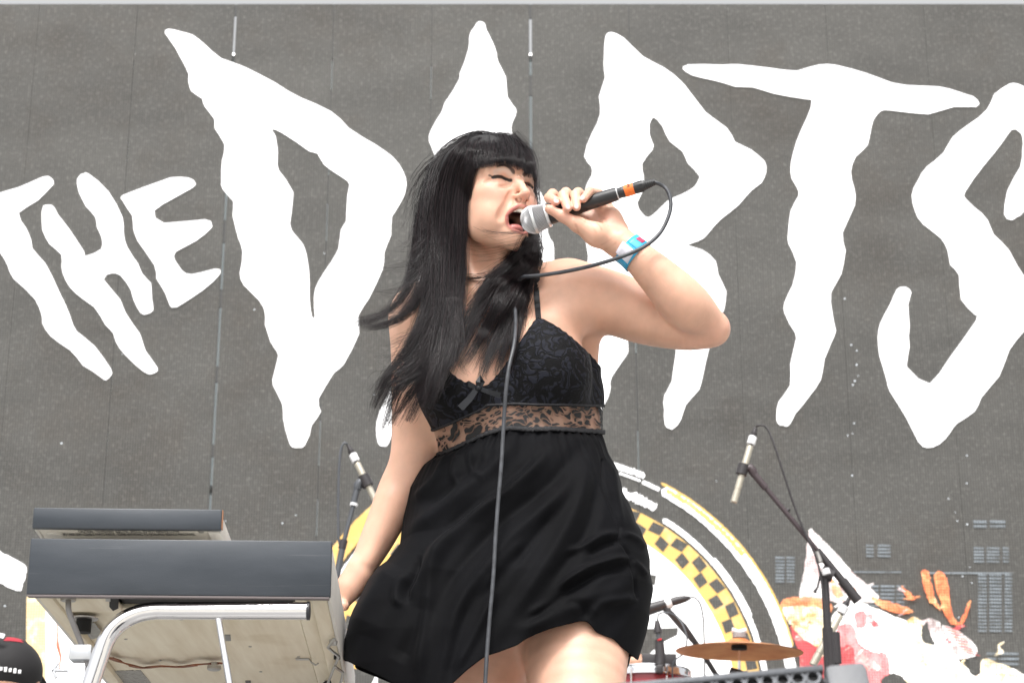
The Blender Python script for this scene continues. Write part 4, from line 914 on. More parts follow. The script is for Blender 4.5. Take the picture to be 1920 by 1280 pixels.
for line in ([(1010, 600), (1008, 575), (1006, 550), (1008, 525), (1013, 503)], [(802, 645), (800, 620), (802, 600), (808, 580)]):
    sp_ = spline(np.array(line, float), 14); pts = [PA(np.array([x, y, surf(x, y, torso, .0035)])) for x, y in sp_]
    last = pts[-1]
    for k in range(1, 15):       # over the shoulder and down the back
        c0 = last + np.array([0, .012*k, .012*math.sin(k/14*math.pi)*2]); zz = c0.copy()
        for _ in range(6): zz = zz - grad(zz)*(sdf_pts(torso, zz[None])[0]-.0035)
        pts.append(zz)
    ribbon('strap', pts, 10.5*U, .0016, M_strap, dress, [grad(p) for p in pts])
# little satin bow at the neckline
bx_, by_ = 897, 727; yb = surf(bx_, by_, torso, .009)
M_bow = mat('bow_satin', (.010, .011, .014), .35, bump=.1, spec=.3)
def bowpart(pts, w):
    n_ = len(pts); return ribbon('bow_ribbon', [PA(np.array([x, y, yb-dz])) for x, y, dz in pts], w, .0008, M_bow, bow, [(0, -1, -.2)]*n_)
bm = bmesh.new(); bmesh.ops.create_uvsphere(bm, u_segments=12, v_segments=8, radius=.006, matrix=Matrix.Translation(P(bx_, by_, yb-.006)) @ Matrix.Diagonal((1.1, .8, 1, 1)))
bow = from_bm('bow', bm, M_bow, dress, sm=True)
def bow_strip(pts, w):
    n_ = len(pts); a = ribbon('tmp', [PA(np.array([x, y, yb-dz])) for x, y, dz in pts], w, .0008, M_bow, None, [(0, -1, -.2)]*n_)
    return a
strips = [bow_strip([(895, 728, .006), (880, 748, .008), (863, 765, .012)], [.008, .011, .012]), bow_strip([(899, 728, .006), (915, 734, .008), (938, 741, .006)], [.007, .008, .009]),
          bow_strip([(897, 727, .007), (896, 716, .014), (901, 707, .010), (905, 716, .004), (899, 727, .004)], [.006, .008, .009, .008, .006]), bow_strip([(894, 727, .006), (878, 719, .011), (868, 722, .006), (880, 728, .003), (894, 728, .004)], [.007, .010, .010, .009, .006])]
bm = bmesh.new(); bm.from_mesh(bow.data)
for o in strips: bm.from_mesh(o.data); bpy.data.objects.remove(o)
bm.to_mesh(bow.data); bm.free()

# wristband
M_bandb = mat('wristband_blue', (.03, .36, .62), .4, noise_amt=.08); M_bandw = mat('wristband_white', (.70, .68, .76), .5); M_bandr = mat('wristband_print', (.55, .04, .10), .5)
arm_axis_a, arm_axis_b = q(1166, 458, 3.18), q(1222, 506, 3.18)
ax_ = (arm_axis_b-arm_axis_a); ax_ /= np.linalg.norm(ax_)
e1 = np.array([0, -1, 0.]); e1 -= ax_*(e1@ax_); e1 /= np.linalg.norm(e1); e2 = np.cross(ax_, e1)
fpr = fore_l+hand_l
bc = q(1184, 474, 3.178)
def band_pt(s_, a_, lift):
    """s along the arm (px), a angle from the camera side"""
    c0 = bc + ax_*s_*U; dr = math.cos(a_)*e1 + math.sin(a_)*e2; rr = np.linspace(.006, .07, 240); d = sdf_pts(fpr, c0+rr[:, None]*dr); return c0+dr*(rr[int(np.argmax(d > 0))]+lift)
def band_patch(name, s0, s1, a0, a1, lift, m, parent, na=40, skew=0.0):
    bm = bmesh.new(); g = [[bm.verts.new(band_pt(s_+skew*(a_-a0), a_, lift)) for a_ in np.linspace(a0, a1, na)] for s_ in np.linspace(s0, s1, 5)]
    for i in range(4):
        for j in range(na-1): bm.faces.new((g[i][j], g[i][j+1], g[i+1][j+1], g[i+1][j]))
    o = from_bm(name, bm, m, parent, sm=True); md = o.modifiers.new('t', 'SOLIDIFY'); md.thickness = .0006; md.offset = 0; return o
wb = band_patch('wristband', -14, 16, 0, 2*math.pi, .0022, M_bandb, singer, 72)
band_patch('paper_tab', -20, 11, .12, 1.0, .0032, M_bandw, wb, 24, 3)
band_patch('printed_mark', -6, 8, -.95, -.55, .0030, M_bandr, wb, 10)
# ------------------------------------------------------------------ hair: strands following traced locks
HRNG = np.random.default_rng(11)
solid = base0+neck+torso+arm_r[:1]+arm_l[:1]
def hair_mat():
    m, nt, N, L, b = nodes('dark_hair')
    ci = N.new('ShaderNodeHairInfo'); n = N.new('ShaderNodeValToRGB')
    n.color_ramp.elements[0].color = (.0030, .0022, .0028, 1); n.color_ramp.elements[1].color = (.022, .011, .013, 1); n.color_ramp.elements[0].position = .35
    L.new(ci.outputs['Random'], n.inputs[0]); L.new(n.outputs[0], b.inputs['Base Color'])
    b.inputs['Roughness'].default_value = .30; b.inputs['Specular IOR Level'].default_value = .30
    return m
M_hair = hair_mat(); M_hairbase = mat('hair_underlayer', (.006, .005, .0055), .6, bump=.5, bscale=300)
def guide3(pts):
    """guide points (x, y, d): d above 1 is a distance from the camera, d below 1 a lift off the skin"""
    out = []
    for x, y, d in pts:
        if d > 1: out.append([x, y, d])
        else:
            Y = np.linspace(3.0, 3.55, 180); X_ = PA(np.stack([np.full_like(Y, x), np.full_like(Y, y), Y], -1)); sd = sdf_pts(solid, X_)
            out.append([x, y, float(Y[int(np.argmax(sd < 0))])-d if (sd < 0).any() else None])
    ok = [i for i, o in enumerate(out) if o[2] is not None]
    for i, o in enumerate(out):
        if o[2] is None: o[2] = float(np.interp(i, ok, [out[j][2] for j in ok]))
    return PA(spline(np.array(out), 20))
strands = []
def lock(pts, n, w=(10, 12, 4), rad=.00021, depth=.5, frizz=.6, ln=(.8, 1.0), clump=.5, wave=0.0):
    g = guide3(pts); N_ = 20; t = np.linspace(0, 1, N_); T = np.gradient(g, axis=0); T /= np.linalg.norm(T, axis=1)[:, None]
    a_ = np.cross(T, np.array([0, -1, 0.])); a_ /= np.maximum(np.linalg.norm(a_, axis=1), 1e-6)[:, None]; b_ = np.cross(T, a_)
    wid = np.interp(t, np.linspace(0, 1, len(w)), w)*U
    nc = max(3, n//28); cc = HRNG.normal(size=(nc, 2))*.8; ci = HRNG.integers(0, nc, n)
    o0 = HRNG.normal(size=(n, 2))*.75
    cph = HRNG.uniform(0, 6.28, (nc, 2)); cfr = HRNG.uniform(5, 9, nc); cam_ = HRNG.uniform(.3, 1.0, nc)
    f1 = HRNG.uniform(1.5, 4, n); p1 = HRNG.uniform(0, 6.28, n); p2 = HRNG.uniform(0, 6.28, n); L_ = HRNG.uniform(ln[0], ln[1], n)
    fz = frizz*HRNG.exponential(1, n)*.0022
    for i in range(n):
        tt_ = t*L_[i]; gi = np.stack([np.interp(tt_, t, g[:, c]) for c in range(3)], 1); wi = np.interp(tt_, t, wid)
        ai = np.stack([np.interp(tt_, t, a_[:, c]) for c in range(3)], 1); bi = np.stack([np.interp(tt_, t, b_[:, c]) for c in range(3)], 1)
        k = (clump*tt_**1.2)[:, None]; o = o0[i]*(1-k) + (cc[ci[i]]+.12*o0[i])*k
        wob = np.stack([np.sin(f1[i]*tt_*3+p1[i]), np.sin(f1[i]*tt_*2.3+p2[i])], 1)*fz[i]*tt_[:, None]
        wv = wave*cam_[ci[i]]*(tt_**.8)*np.sin(cfr[ci[i]]*tt_+cph[ci[i], 0]+.25*o0[i, 0]); wob = wob + np.stack([wv, wv*.5], 1)
        strands.append((gi + ai*(o[:, :1]*wi[:, None]+wob[:, :1]) + bi*(o[:, 1:]*wi[:, None]*depth+wob[:, 1:]), rad*HRNG.uniform(.75, 1.25)))
# fringe
L0 = .012
for pts, n in (([(900, 262, 3.335), (903, 257, L0), (896, 276, L0), (889, 298, L0), (886, 322, .010)], 330), ([(907, 261, 3.34), (912, 255, L0), (907, 275, L0), (902, 296, L0), (903, 316, .010)], 330), ([(916, 260, 3.34), (921, 254, L0), (920, 275, L0), (917, 296, L0), (919, 313, .010)], 330),
               ([(924, 260, 3.34), (929, 254, L0), (935, 275, L0), (937, 296, L0), (938, 311, .010)], 330), ([(932, 261, 3.34), (937, 255, L0), (950, 274, L0), (955, 295, L0), (957, 313, .010)], 330), ([(938, 263, 3.34), (943, 257, L0), (964, 275, L0), (972, 296, .010), (975, 318, .010)], 330),
               ([(944, 266, 3.34), (949, 260, L0), (976, 282, .010), (985, 302, .008), (988, 326, .008)], 300), ([(948, 270, 3.34), (953, 264, L0), (982, 288, .006), (992, 308, 3.245), (996, 334, 3.24)], 240)):
    lock(pts, n, (9, 11, 10), clump=.62, frizz=.5, ln=(.84, 1.04), depth=.35, wave=.0018)
lock([(930, 256, .015), (960, 262, .014), (985, 280, 3.27), (997, 302, 3.27), (1002, 330, 3.26), (1005, 384, 3.25)], 60, (7, 5, 2.5), clump=.5)
# far side of the head, hanging behind the jaw and microphone
lock([(950, 262, 3.36), (985, 300, 3.36), (996, 360, 3.35), (998, 420, 3.33), (994, 470, 3.31), (985, 510, 3.29)], 500, (14, 10, 10), clump=.4)
lock([(990, 330, 3.36), (1002, 390, 3.34), (1001, 430, 3.30), (1000, 470, 3.28), (990, 505, 3.27)], 260, (6, 9, 8), clump=.5)
# crown to the left: long blown mass
for pts, n, w, c in (
    ([(927, 262, 3.35), (915, 257, .010), (868, 270, L0), (832, 300, 3.32), (808, 350, 3.31), (795, 410, 3.30), (782, 480, 3.29), (758, 550, 3.27), (715, 592, 3.25), (664, 604, 3.24)], 460, (7, 12, 14, 9, 2.5), .75),
    ([(927, 262, 3.35), (915, 257, .010), (862, 276, L0), (830, 315, 3.30), (815, 380, 3.28), (806, 460, 3.27), (790, 540, 3.25), (752, 592, 3.24), (700, 612, 3.23), (672, 606, 3.23)], 460, (7, 14, 16, 9, 2.5), .75),
    ([(924, 262, 3.35), (912, 257, .010), (858, 280, L0), (828, 330, 3.30), (822, 420, 3.28), (820, 500, 3.26), (806, 580, 3.24), (765, 655, 3.22), (722, 710, 3.21), (700, 765, 3.21)], 520, (7, 15, 18, 12, 4), .7),
    ([(924, 262, 3.35), (912, 257, .010), (862, 285, L0), (838, 345, .02), (834, 430, 3.27), (834, 510, 3.25), (822, 600, 3.23), (785, 680, 3.21), (745, 735, 3.20), (722, 806, 3.20)], 560, (7, 15, 18, 14, 3), .75),
    ([(920, 262, 3.35), (908, 257, .010), (872, 285, L0), (852, 345, .016), (846, 430, 3.25), (846, 520, 3.24), (836, 610, 3.22), (806, 690, 3.20), (770, 740, 3.20), (735, 795, 3.20)], 560, (7, 13, 15, 14, 5), .7),
    ([(905, 262, L0), (882, 295, L0), (866, 350, .012), (860, 430, 3.24), (856, 510, 3.24), (848, 600, 3.22), (828, 680, 3.19), (795, 735, 3.19), (765, 790, 3.19)], 560, (6, 9, 10, 13, 6), .65),
    ([(900, 268, L0), (886, 310, .010), (872, 360, .010), (864, 420, .012), (858, 480, .02), (852, 560, 3.23), (846, 640, 3.20), (826, 700, 3.18), (792, 752, 3.18)], 460, (5, 7, 8, 12, 6), .6),
    ([(880, 300, 3.36), (850, 380, 3.36), (832, 470, 3.34), (815, 570, 3.31), (785, 650, 3.28), (748, 700, 3.26), (712, 760, 3.25)], 500, (18, 22, 22, 18, 8), .6),
    ([(865, 330, 3.34), (835, 430, 3.32), (822, 540, 3.28), (812, 630, 3.24), (800, 700, 3.21), (782, 745, 3.20)], 420, (16, 20, 18, 14, 7), .55),
    ([(850, 560, 3.22), (838, 640, 3.20), (825, 690, 3.18), (812, 730, 3.17), (800, 765, 3.17)], 240, (9, 13, 12, 5), .6)):
    lock(pts, int(n*1.25), w, clump=c, frizz=1.0, ln=(.58, 1.04), wave=.0095)
# thin flyaway locks streaming left
for pts, n in (([(815, 420, 3.28), (785, 455, 3.26), (750, 468, 3.25), (715, 470, 3.25)], 16), ([(812, 450, 3.27), (780, 490, 3.25), (745, 500, 3.24), (700, 508, 3.24)], 22), ([(805, 500, 3.26), (775, 530, 3.25), (740, 545, 3.24), (690, 548, 3.24)], 22),
               ([(800, 540, 3.26), (770, 575, 3.24), (740, 590, 3.23), (655, 594, 3.23)], 26), ([(815, 600, 3.24), (775, 625, 3.22), (735, 640, 3.21), (708, 645, 3.21)], 40), ([(812, 620, 3.24), (770, 650, 3.22), (730, 668, 3.21), (702, 672, 3.21)], 40),
               ([(815, 640, 3.23), (770, 680, 3.21), (725, 705, 3.20), (690, 735, 3.20)], 46), ([(820, 650, 3.22), (760, 700, 3.20), (715, 730, 3.20), (694, 790, 3.20)], 46), ([(790, 700, 3.20), (745, 725, 3.19), (712, 770, 3.19), (706, 800, 3.19)], 30),
               ([(838, 290, 3.31), (800, 320, 3.30), (778, 360, 3.30), (764, 410, 3.30), (752, 440, 3.30)], 26), ([(850, 280, 3.31), (806, 305, 3.30), (776, 345, 3.30), (757, 395, 3.30), (750, 430, 3.30)], 22), ([(820, 340, 3.30), (790, 380, 3.30), (770, 440, 3.29), (740, 470, 3.28)], 30),
               ([(730, 480, 3.25), (690, 500, 3.25), (640, 519, 3.25)], 2)):
    lock(pts, n, (7, 11, 5), clump=.35, frizz=2.0, ln=(.4, 1.05), rad=.00020)
# hair from behind the neck, swept across the chest
for pts, n, w in (
    ([(1000, 452, 3.26), (996, 482, 3.24), (972, 508, .022), (942, 528, .022), (912, 556, .020), (886, 604, .018), (862, 652, .016), (838, 692, .016)], 420, (9, 11, 12, 10, 4)),
    ([(1002, 470, 3.26), (990, 502, .022), (962, 532, .022), (935, 575, .020), (908, 622, .018), (888, 655, .016), (866, 690, .014)], 420, (9, 13, 13, 10, 5)),
    ([(998, 485, 3.26), (984, 522, .020), (965, 560, .020), (942, 610, .018), (920, 660, .018), (902, 708, .018)], 420, (9, 12, 13, 11, 4)),
    ([(997, 495, 3.26), (984, 540, .018), (965, 590, .018), (948, 640, .018), (932, 704, .018)], 380, (6, 9, 10, 10, 4)),
    ([(996, 498, 3.255), (985, 550, .016), (973, 600, .016), (962, 645, .018), (954, 700, .018)], 280, (5, 7, 8, 8, 3)),
    ([(1000, 505, 3.255), (995, 550, .014), (985, 590, .014), (976, 640, .014)], 26, (4, 4, 3)),
    ([(850, 505, 3.235), (872, 522, .012), (900, 521, .012), (935, 514, .014), (965, 507, .018), (995, 488, 3.25)], 36, (6, 8, 8)),
    ([(1000, 420, 3.27), (1003, 450, 3.26), (1000, 480, 3.25), (985, 505, 3.24), (950, 522, .02)], 420, (6, 9, 12, 8)),
    ([(985, 435, 3.29), (984, 455, 3.28), (975, 475, 3.27), (955, 495, 3.255), (925, 520, .02), (890, 560, .018)], 420, (8, 11, 12, 9)),
    ([(995, 450, 3.25), (978, 480, 3.245), (950, 505, .022), (915, 540, .02), (880, 585, .018), (856, 640, .016)], 260, (9, 12, 12, 5))):
    lock(pts, int(n*.85), w, clump=.75, frizz=1.1, ln=(.62, 1.04), wave=.0065)
# loose strands over chin, cheek, throat and chest
for pts, n in (([(1000, 420, 3.26), (984, 430, 3.225), (968, 434, .007), (942, 436, .006), (910, 431, .005), (888, 424, .004)], 6), ([(1000, 426, 3.26), (985, 435, 3.225), (968, 440, .007), (940, 442, .006), (900, 440, .005)], 5), ([(1002, 440, 3.26), (985, 447, 3.23), (965, 453, .008), (930, 460, .010), (895, 464, .012), (862, 468, .01)], 4),
               ([(1002, 446, 3.25), (975, 460, .012), (945, 468, .018), (900, 474, .018), (870, 472, .014)], 5), ([(1000, 455, 3.23), (965, 474, .02), (925, 484, .018), (888, 492, .012)], 5), ([(985, 470, .02), (950, 490, .02), (915, 510, .012), (880, 530, .01)], 7),
               ([(985, 500, .02), (940, 505, .02), (895, 540, .012), (868, 575, .01)], 14), ([(965, 530, .015), (900, 590, .014), (870, 640, .014), (845, 700, .012)], 14), ([(850, 640, .014), (862, 680, .012), (880, 704, .01)], 12),
               ([(930, 620, .014), (905, 660, .012), (885, 700, .01)], 16), ([(900, 560, .014), (930, 640, .014), (945, 690, .012)], 10), ([(1002, 452, 3.25), (1016, 462, 3.25), (1025, 482, 3.25), (1022, 500, 3.25), (1010, 510, 3.25)], 4)):
    lock(pts, n, (4, 6, 5), clump=.2, frizz=1.2, ln=(.82, 1.05), rad=.00017)
# short flyaways along the parting
for i in range(60):
    x = HRNG.uniform(830, 975); y = 252+((x-925)/95)**2*45; a_ = HRNG.uniform(-1, .6)
    lock([(x, y+5, 3.30), (x+8*a_, y-1, 3.30), (x+15*a_, y+HRNG.uniform(-5, 4), 3.30)], 1, (1, 1), rad=.00014, frizz=1.5)
AP = np.stack([s_[0] for s_ in strands]); sh = AP.shape
for _ in range(2):
    sd = sdf_pts(solid, AP.reshape(-1, 3)).reshape(sh[:2]); AP[..., 1] -= np.clip(.0035-sd, 0, .02)
rads = np.array([s_[1] for s_ in strands])[:, None]*np.interp(np.linspace(0, 1, sh[1]), [0, .6, 1], [1, .95, .35])[None]
hcv = bpy.data.hair_curves.new('hair'); hcv.add_curves([sh[1]]*sh[0])
hcv.points.foreach_set('position', AP.astype(np.float32).ravel()); hcv.points.foreach_set('radius', rads.astype(np.float32).ravel())
hcv.materials.append(M_hair)
hair = link('hair', hcv, singer); hair['kind'] = 'stuff'; hair['label'] = 'long straight black hair with a fringe, blown to the left'
# opaque underlayer: scalp and the core of the long mass
cap = [he((0, -12, 40), (77, 97, 82), 5)]
def cut(D, X):
    h_ = to_head(X); return np.maximum(D, (h_[..., 1]-.85*h_[..., 2]-6)*HS*.75)
lo_, hi_ = pbox(cap[0], .01); Vc, Fc_ = iso(*sdf_grid(cap, lo_, hi_, .003, cut)); from_arrays('scalp_hair', Vc, Fc_, M_hairbase, hair)
core = [chain([q(868, 320, 3.34), q(842, 400, 3.325), q(834, 500, 3.30), q(822, 580, 3.27), q(792, 665, 3.245), q(762, 715, 3.235)], [44*U, 38*U, 32*U, 28*U, 20*U, 8*U], .02, 18),
        chain([q(975, 300, 3.37), q(990, 380, 3.36), q(990, 450, 3.33), q(978, 500, 3.29)], [16*U, 13*U, 14*U, 12*U], .01), chain([q(982, 440, 3.315), q(975, 475, 3.30), q(962, 510, 3.29)], [13*U, 19*U, 16*U], .01)]
lo_ = np.min([pbox(p, .01)[0] for p in core], 0); hi_ = np.max([pbox(p, .01)[1] for p in core], 0); Vc, Fc_ = iso(*sdf_grid(core, lo_, hi_, .003)); from_arrays('hair_core', Vc, Fc_, M_hairbase, hair)
# ------------------------------------------------------------------ hand microphone
MT, ME = Vector(P(977, 419, 3.198)), Vector(P(1157, 363.5, 3.158)); MA = (ME-MT).normalized(); ML = (ME-MT).length
mic = empty('microphone', tuple(MT), 'handheld microphone with silver mesh head and orange tape, held at the singer\'s mouth', 'microphone')
M_blk = mat('mic_body_black', (.022, .022, .024), .42, bump=.15, bscale=900, rvar=.08); M_steel = mat('mic_grille_steel', (.80, .80, .82), .35, .55); M_foam = mat('mic_foam', (.02, .02, .022), .9)
M_band = mat('mic_ring', (.74, .75, .77), .32, .6); M_rub = mat('cable_rubber', (.028, .028, .032), .5, bump=.2); M_tape = mat('orange_tape', (.80, .17, .025), .55, noise_amt=.08, nscale=60, bump=.3)
def gprof(n, f0, f1):
    out = []
    for i in range(n+1):
        f_ = f0+(f1-f0)*i/n
        if f_ < .024: r = .0243*math.sqrt(max(0, 1-((.024-f_)/.024)**2))
        else: r = .0243 - (f_-.024)*.20
        out.append((f_, max(r, .0006)))
    return out
bm = bmesh.new(); lathe(bm, MT, MA, [(d, r-.0016) for d, r in gprof(24, .002, .046)], 32); from_bm('foam', bm, M_foam, mic, sm=True)
def grille(f0, f1, n, seg):
    """woven wire: diagonal quad net turned into wire"""
    bm = bmesh.new(); pr = gprof(n, f0, f1); up = MA.cross(Vector((0, 0, 1))).normalized(); b_ = MA.cross(up); rows = []
    for i, (d, r) in enumerate(pr):
        rows.append([bm.verts.new(MT+MA*d+up*r*math.cos(2*math.pi*(k+.5*(i % 2))/seg)+b_*r*math.sin(2*math.pi*(k+.5*(i % 2))/seg)) for k in range(seg)])
    for i in range(n-1):
        for k in range(seg):
            a = rows[i][k]; 
            if i % 2 == 0: l, r_ = rows[i+1][(k-1) % seg], rows[i+1][k]
            else: l, r_ = rows[i+1][k], rows[i+1][(k+1) % seg]
            d = rows[i+2][k]
            bm.faces.new((a, l, d, r_))
    o = from_bm('grille', bm, M_steel, mic); w = o.modifiers.new('wire', 'WIREFRAME'); w.thickness = .0010; w.use_even_offset = False; return o
grille(.0012, .0225, 16, 36); grille(.0262, .046, 14, 36)
bm = bmesh.new(); lathe(bm, MT, MA, [(.0215, .0240), (.022, .0252), (.0265, .0252), (.027, .0240)], 40); from_bm('grille_ring', bm, M_band, mic, auto=40)
bm = bmesh.new(); lathe(bm, MT, MA, [(.0455, .0195), (.046, .0208), (.0505, .0206), (.051, .018)], 40); from_bm('collar_ring', bm, M_band, mic, auto=40)
bm = bmesh.new(); lathe(bm, MT, MA, [(.0505, .0172), (.053, .0176), (.075, .0162), (.0755, .0158), (.077, .0158), (.0775, .0160), (.120, .0130), (ML-.003, .0116), (ML, .0110), (ML, .009)], 40); from_bm('handle', bm, M_blk, mic, auto=40)
bm = bmesh.new(); lathe(bm, MT, MA, [(ML-.001, .0102), (ML+.0003, .0108), (ML+.0015, .0108), (ML+.0018, .0098)], 40); from_bm('end_ring', bm, M_band, mic, auto=40)
bm = bmesh.new(); lathe(bm, MT, MA, [(ML, .0090), (ML+.008, .0092), (ML+.012, .0098), (ML+.0125, .0095), (ML+.045, .0093)], 32); from_bm('connector_barrel', bm, M_blk, mic, auto=40)
bm = bmesh.new(); lathe(bm, MT, MA, [(ML+.0135, .0096), (ML+.0137, .0101), (ML+.0300, .0101), (ML+.0302, .0096)], 40); from_bm('tape_band', bm, M_tape, mic, auto=40)
bm = bmesh.new(); pr = [(ML+.032, .0098), (ML+.034, .0101), (ML+.047, .0092)]
for i in range(6): pr += [(ML+.048+i*.0034, .0088-i*.0006), (ML+.0500+i*.0034, .0088-i*.0006), (ML+.0502+i*.0034, .0074-i*.0005), (ML+.0512+i*.0034, .0074-i*.0005)]
lathe(bm, MT, MA, pr, 28); from_bm('strain_relief', bm, M_blk, mic, auto=40)
for k in range(8):
    a = k*math.pi/4; up = MA.cross(Vector((0, 0, 1))).normalized(); b_ = MA.cross(up); d = up*math.cos(a)+b_*math.sin(a)
    bm = bmesh.new(); box(bm, (0, 0, 0), (.010, .0022, .0010)); M4 = Matrix((MA, d.cross(MA), d)).transposed().to_4x4(); bm.transform(Matrix.Translation(MT+MA*(ML+.041)+d*.0098) @ M4); from_bm('grip_rib', bm, M_blk, mic)
# hand-written 2 on the tape
def text_obj(name, s, size, m, parent, loc, xdir, nrm_, depth=.0003, bend=None, align='CENTER'):
    cu = bpy.data.curves.new(name, 'FONT'); cu.body = s; cu.size = size; cu.extrude = depth; cu.align_x = align; cu.align_y = 'CENTER'
    o = bpy.data.objects.new(name, cu); COL.objects.link(o); me = bpy.data.meshes.new_from_object(o.evaluated_get(bpy.context.evaluated_depsgraph_get())); bpy.data.objects.remove(o); bpy.data.curves.remove(cu)
    x = Vector(xdir).normalized(); n = Vector(nrm_).normalized(); y = n.cross(x).normalized()
    me.transform(Matrix.Translation(Vector(loc)) @ Matrix((x, y, n)).transposed().to_4x4()); me.materials.clear(); me.materials.append(m)
    return link(name, me, parent)
nn = (Vector((0, -1, .05))-MA*MA.dot(Vector((0, -1, .05)))).normalized(); upn = nn.cross(MA).normalized()
dd_ = (nn*.8+upn*.6).normalized()*(-1 if (nn*.8+upn*.6).z < 0 else 1)
text_obj('digit', '2', .011, mat('marker_ink', (.03, .02, .02), .6), mic, MT+MA*(ML+.0215)+(nn*.86+Vector((0, 0, 1))*.5).normalized()*.0103, MA, (nn*.86+Vector((0, 0, 1))*.5))

# ------------------------------------------------------------------ its cable
ce = MT+MA*(ML+.066); cpx = pix(np.array(ce)[None])[0]
cab = [(cpx[0], cpx[1], float(ce.y)), (1240, 347, 3.15), (1252, 358, 3.148), (1258, 382, 3.145), (1252, 410, 3.142), (1235, 440, 3.138), (1205, 464, 3.130), (1160, 483, 3.128), (1110, 498, 3.150), (1060, 509, 3.180), (1015, 516, 3.200), (992, 518, 3.215), (982, 519, 3.240), (970, 530, 3.262), (966, 570, 3.250), (967, 605, 3.215), (964, 645, 3.178), (954, 690, 3.160), (948, 740, 3.160), (944, 800, 3.165), (940, 870, 3.160), (934, 940, 3.155), (929, 1010, 3.15), (925, 1080, 3.145), (918, 1160, 3.14), (912, 1240, 3.135), (908, 1320, 3.13)]
cp = [Vector(v) for v in PA(spline(np.array(cab), 150))]
last = cp[-1]; fl = [Vector((last.x-.01, last.y, z)) for z in np.linspace(last.z-.1, STAGE_Z+.05, 5)] + [Vector((last.x-.02, last.y+.03, STAGE_Z+.006)), Vector((last.x+.1, last.y+.3, STAGE_Z+.006)), Vector((last.x+.5, last.y+.9, STAGE_Z+.006)), Vector((last.x+.6, last.y+2.2, STAGE_Z+.006))]
bm = bmesh.new(); tube(bm, cp+fl, .0034, 10); mc = from_bm('microphone_cable', bm, mat('mic_cable_rubber', (.045, .048, .055), .42, noise_amt=.35, nscale=60, bump=.4, bscale=70), None, sm=True)
tag(mc, 'dark grey rubber cable looping from the handheld microphone and hanging down the dress', 'cable')
# ------------------------------------------------------------------ combo organ, seen from below its end
OY = 2.78; OBL = P(49, 1113, OY); EXo = Vector((1, .0402, 0)).normalized(); EYo = Vector((-.0402, 1, 0)).normalized(); EZo = Vector((0, 0, 1))
OW = (P(620, 1106, OY+.017)-OBL).dot(EXo); OH = P(57, 1008, OY).z-OBL.z; OL = 1.02; OZ = OBL.z
Ro = Matrix((EXo, EYo, EZo)).transposed()
def ob(a, b, c): return OBL + EXo*a + EYo*b + EZo*c
def obox(name, a0, a1, b0, b1, c0, c1, m, parent, bev=.0015):
    bm = bmesh.new(); box(bm, ob((a0+a1)/2, (b0+b1)/2, (c0+c1)/2), (a1-a0, b1-b0, c1-c0), Ro, bev); return from_bm(name, bm, m, parent, auto=35)
def under(px, py, dz=0.0):
    """point on a horizontal plane dz above the organ's bottom, seen in direction (px, py)"""
    u = (px-960)/FPX; v = (640-py)/FPX; s = (OZ+dz-CAMZ)/(v*cT+sT); return Vector((u*s, (cT-v*sT)*s, OZ+dz))
organ = empty('combo_organ', tuple(ob(OW/2, OL/2, 0)), 'vintage combo organ with slate end panels and cream wooden underside, carried by the chrome stand', 'keyboard')
def slate():
    m, nt, N, L, b = nodes('slate_vinyl')
    tc = N.new('ShaderNodeTexCoord'); n = N.new('ShaderNodeTexNoise'); n.inputs['Scale'].default_value = 5; n.inputs['Detail'].default_value = 9; n.inputs['Roughness'].default_value = .65
    mp = N.new('ShaderNodeMapping'); mp.inputs['Scale'].default_value = (.5, 1, 2.2); L.new(tc.outputs['Object'], mp.inputs[0]); L.new(mp.outputs[0], n.inputs['Vector'])
    cr = N.new('ShaderNodeValToRGB'); cr.color_ramp.elements[0].position = .3; cr.color_ramp.elements[0].color = (.017, .023, .031, 1); cr.color_ramp.elements[1].position = .72; cr.color_ramp.elements[1].color = (.048, .056, .068, 1)
    L.new(n.outputs[0], cr.inputs[0])
    # fine scratches
    w = N.new('ShaderNodeTexNoise'); w.inputs['Scale'].default_value = 12; w.inputs['Detail'].default_value = 8; mp2 = N.new('ShaderNodeMapping'); mp2.inputs['Scale'].default_value = (.5, 1, 16); mp2.inputs['Rotation'].default_value = (0, .12, 0); L.new(tc.outputs['Object'], mp2.inputs[0]); L.new(mp2.outputs[0], w.inputs['Vector'])
    wr = N.new('ShaderNodeMapRange'); wr.inputs[1].default_value = .66; wr.inputs[2].default_value = .74; wr.inputs[4].default_value = .5; L.new(w.outputs[0], wr.inputs[0])
    mx = N.new('ShaderNodeMixRGB'); mx.inputs[2].default_value = (.085, .09, .10, 1); L.new(wr.outputs[0], mx.inputs[0]); L.new(cr.outputs[0], mx.inputs[1]); L.new(mx.outputs[0], b.inputs['Base Color'])
    r = N.new('ShaderNodeMapRange'); r.inputs[1].default_value = .3; r.inputs[2].default_value = .7; r.inputs[3].default_value = .30; r.inputs[4].default_value = .5; L.new(n.outputs[0], r.inputs[0]); L.new(r.outputs[0], b.inputs['Roughness'])
    n3 = N.new('ShaderNodeTexNoise'); n3.inputs['Scale'].default_value = 700; L.new(tc.outputs['Object'], n3.inputs['Vector']); bp = N.new('ShaderNodeBump'); bp.inputs['Strength'].default_value = .2; bp.inputs['Distance'].default_value = .0006; L.new(n3.outputs[0], bp.inputs['Height']); L.new(bp.outputs[0], b.inputs['Normal'])
    return m
M_slate = slate(); M_cream = None
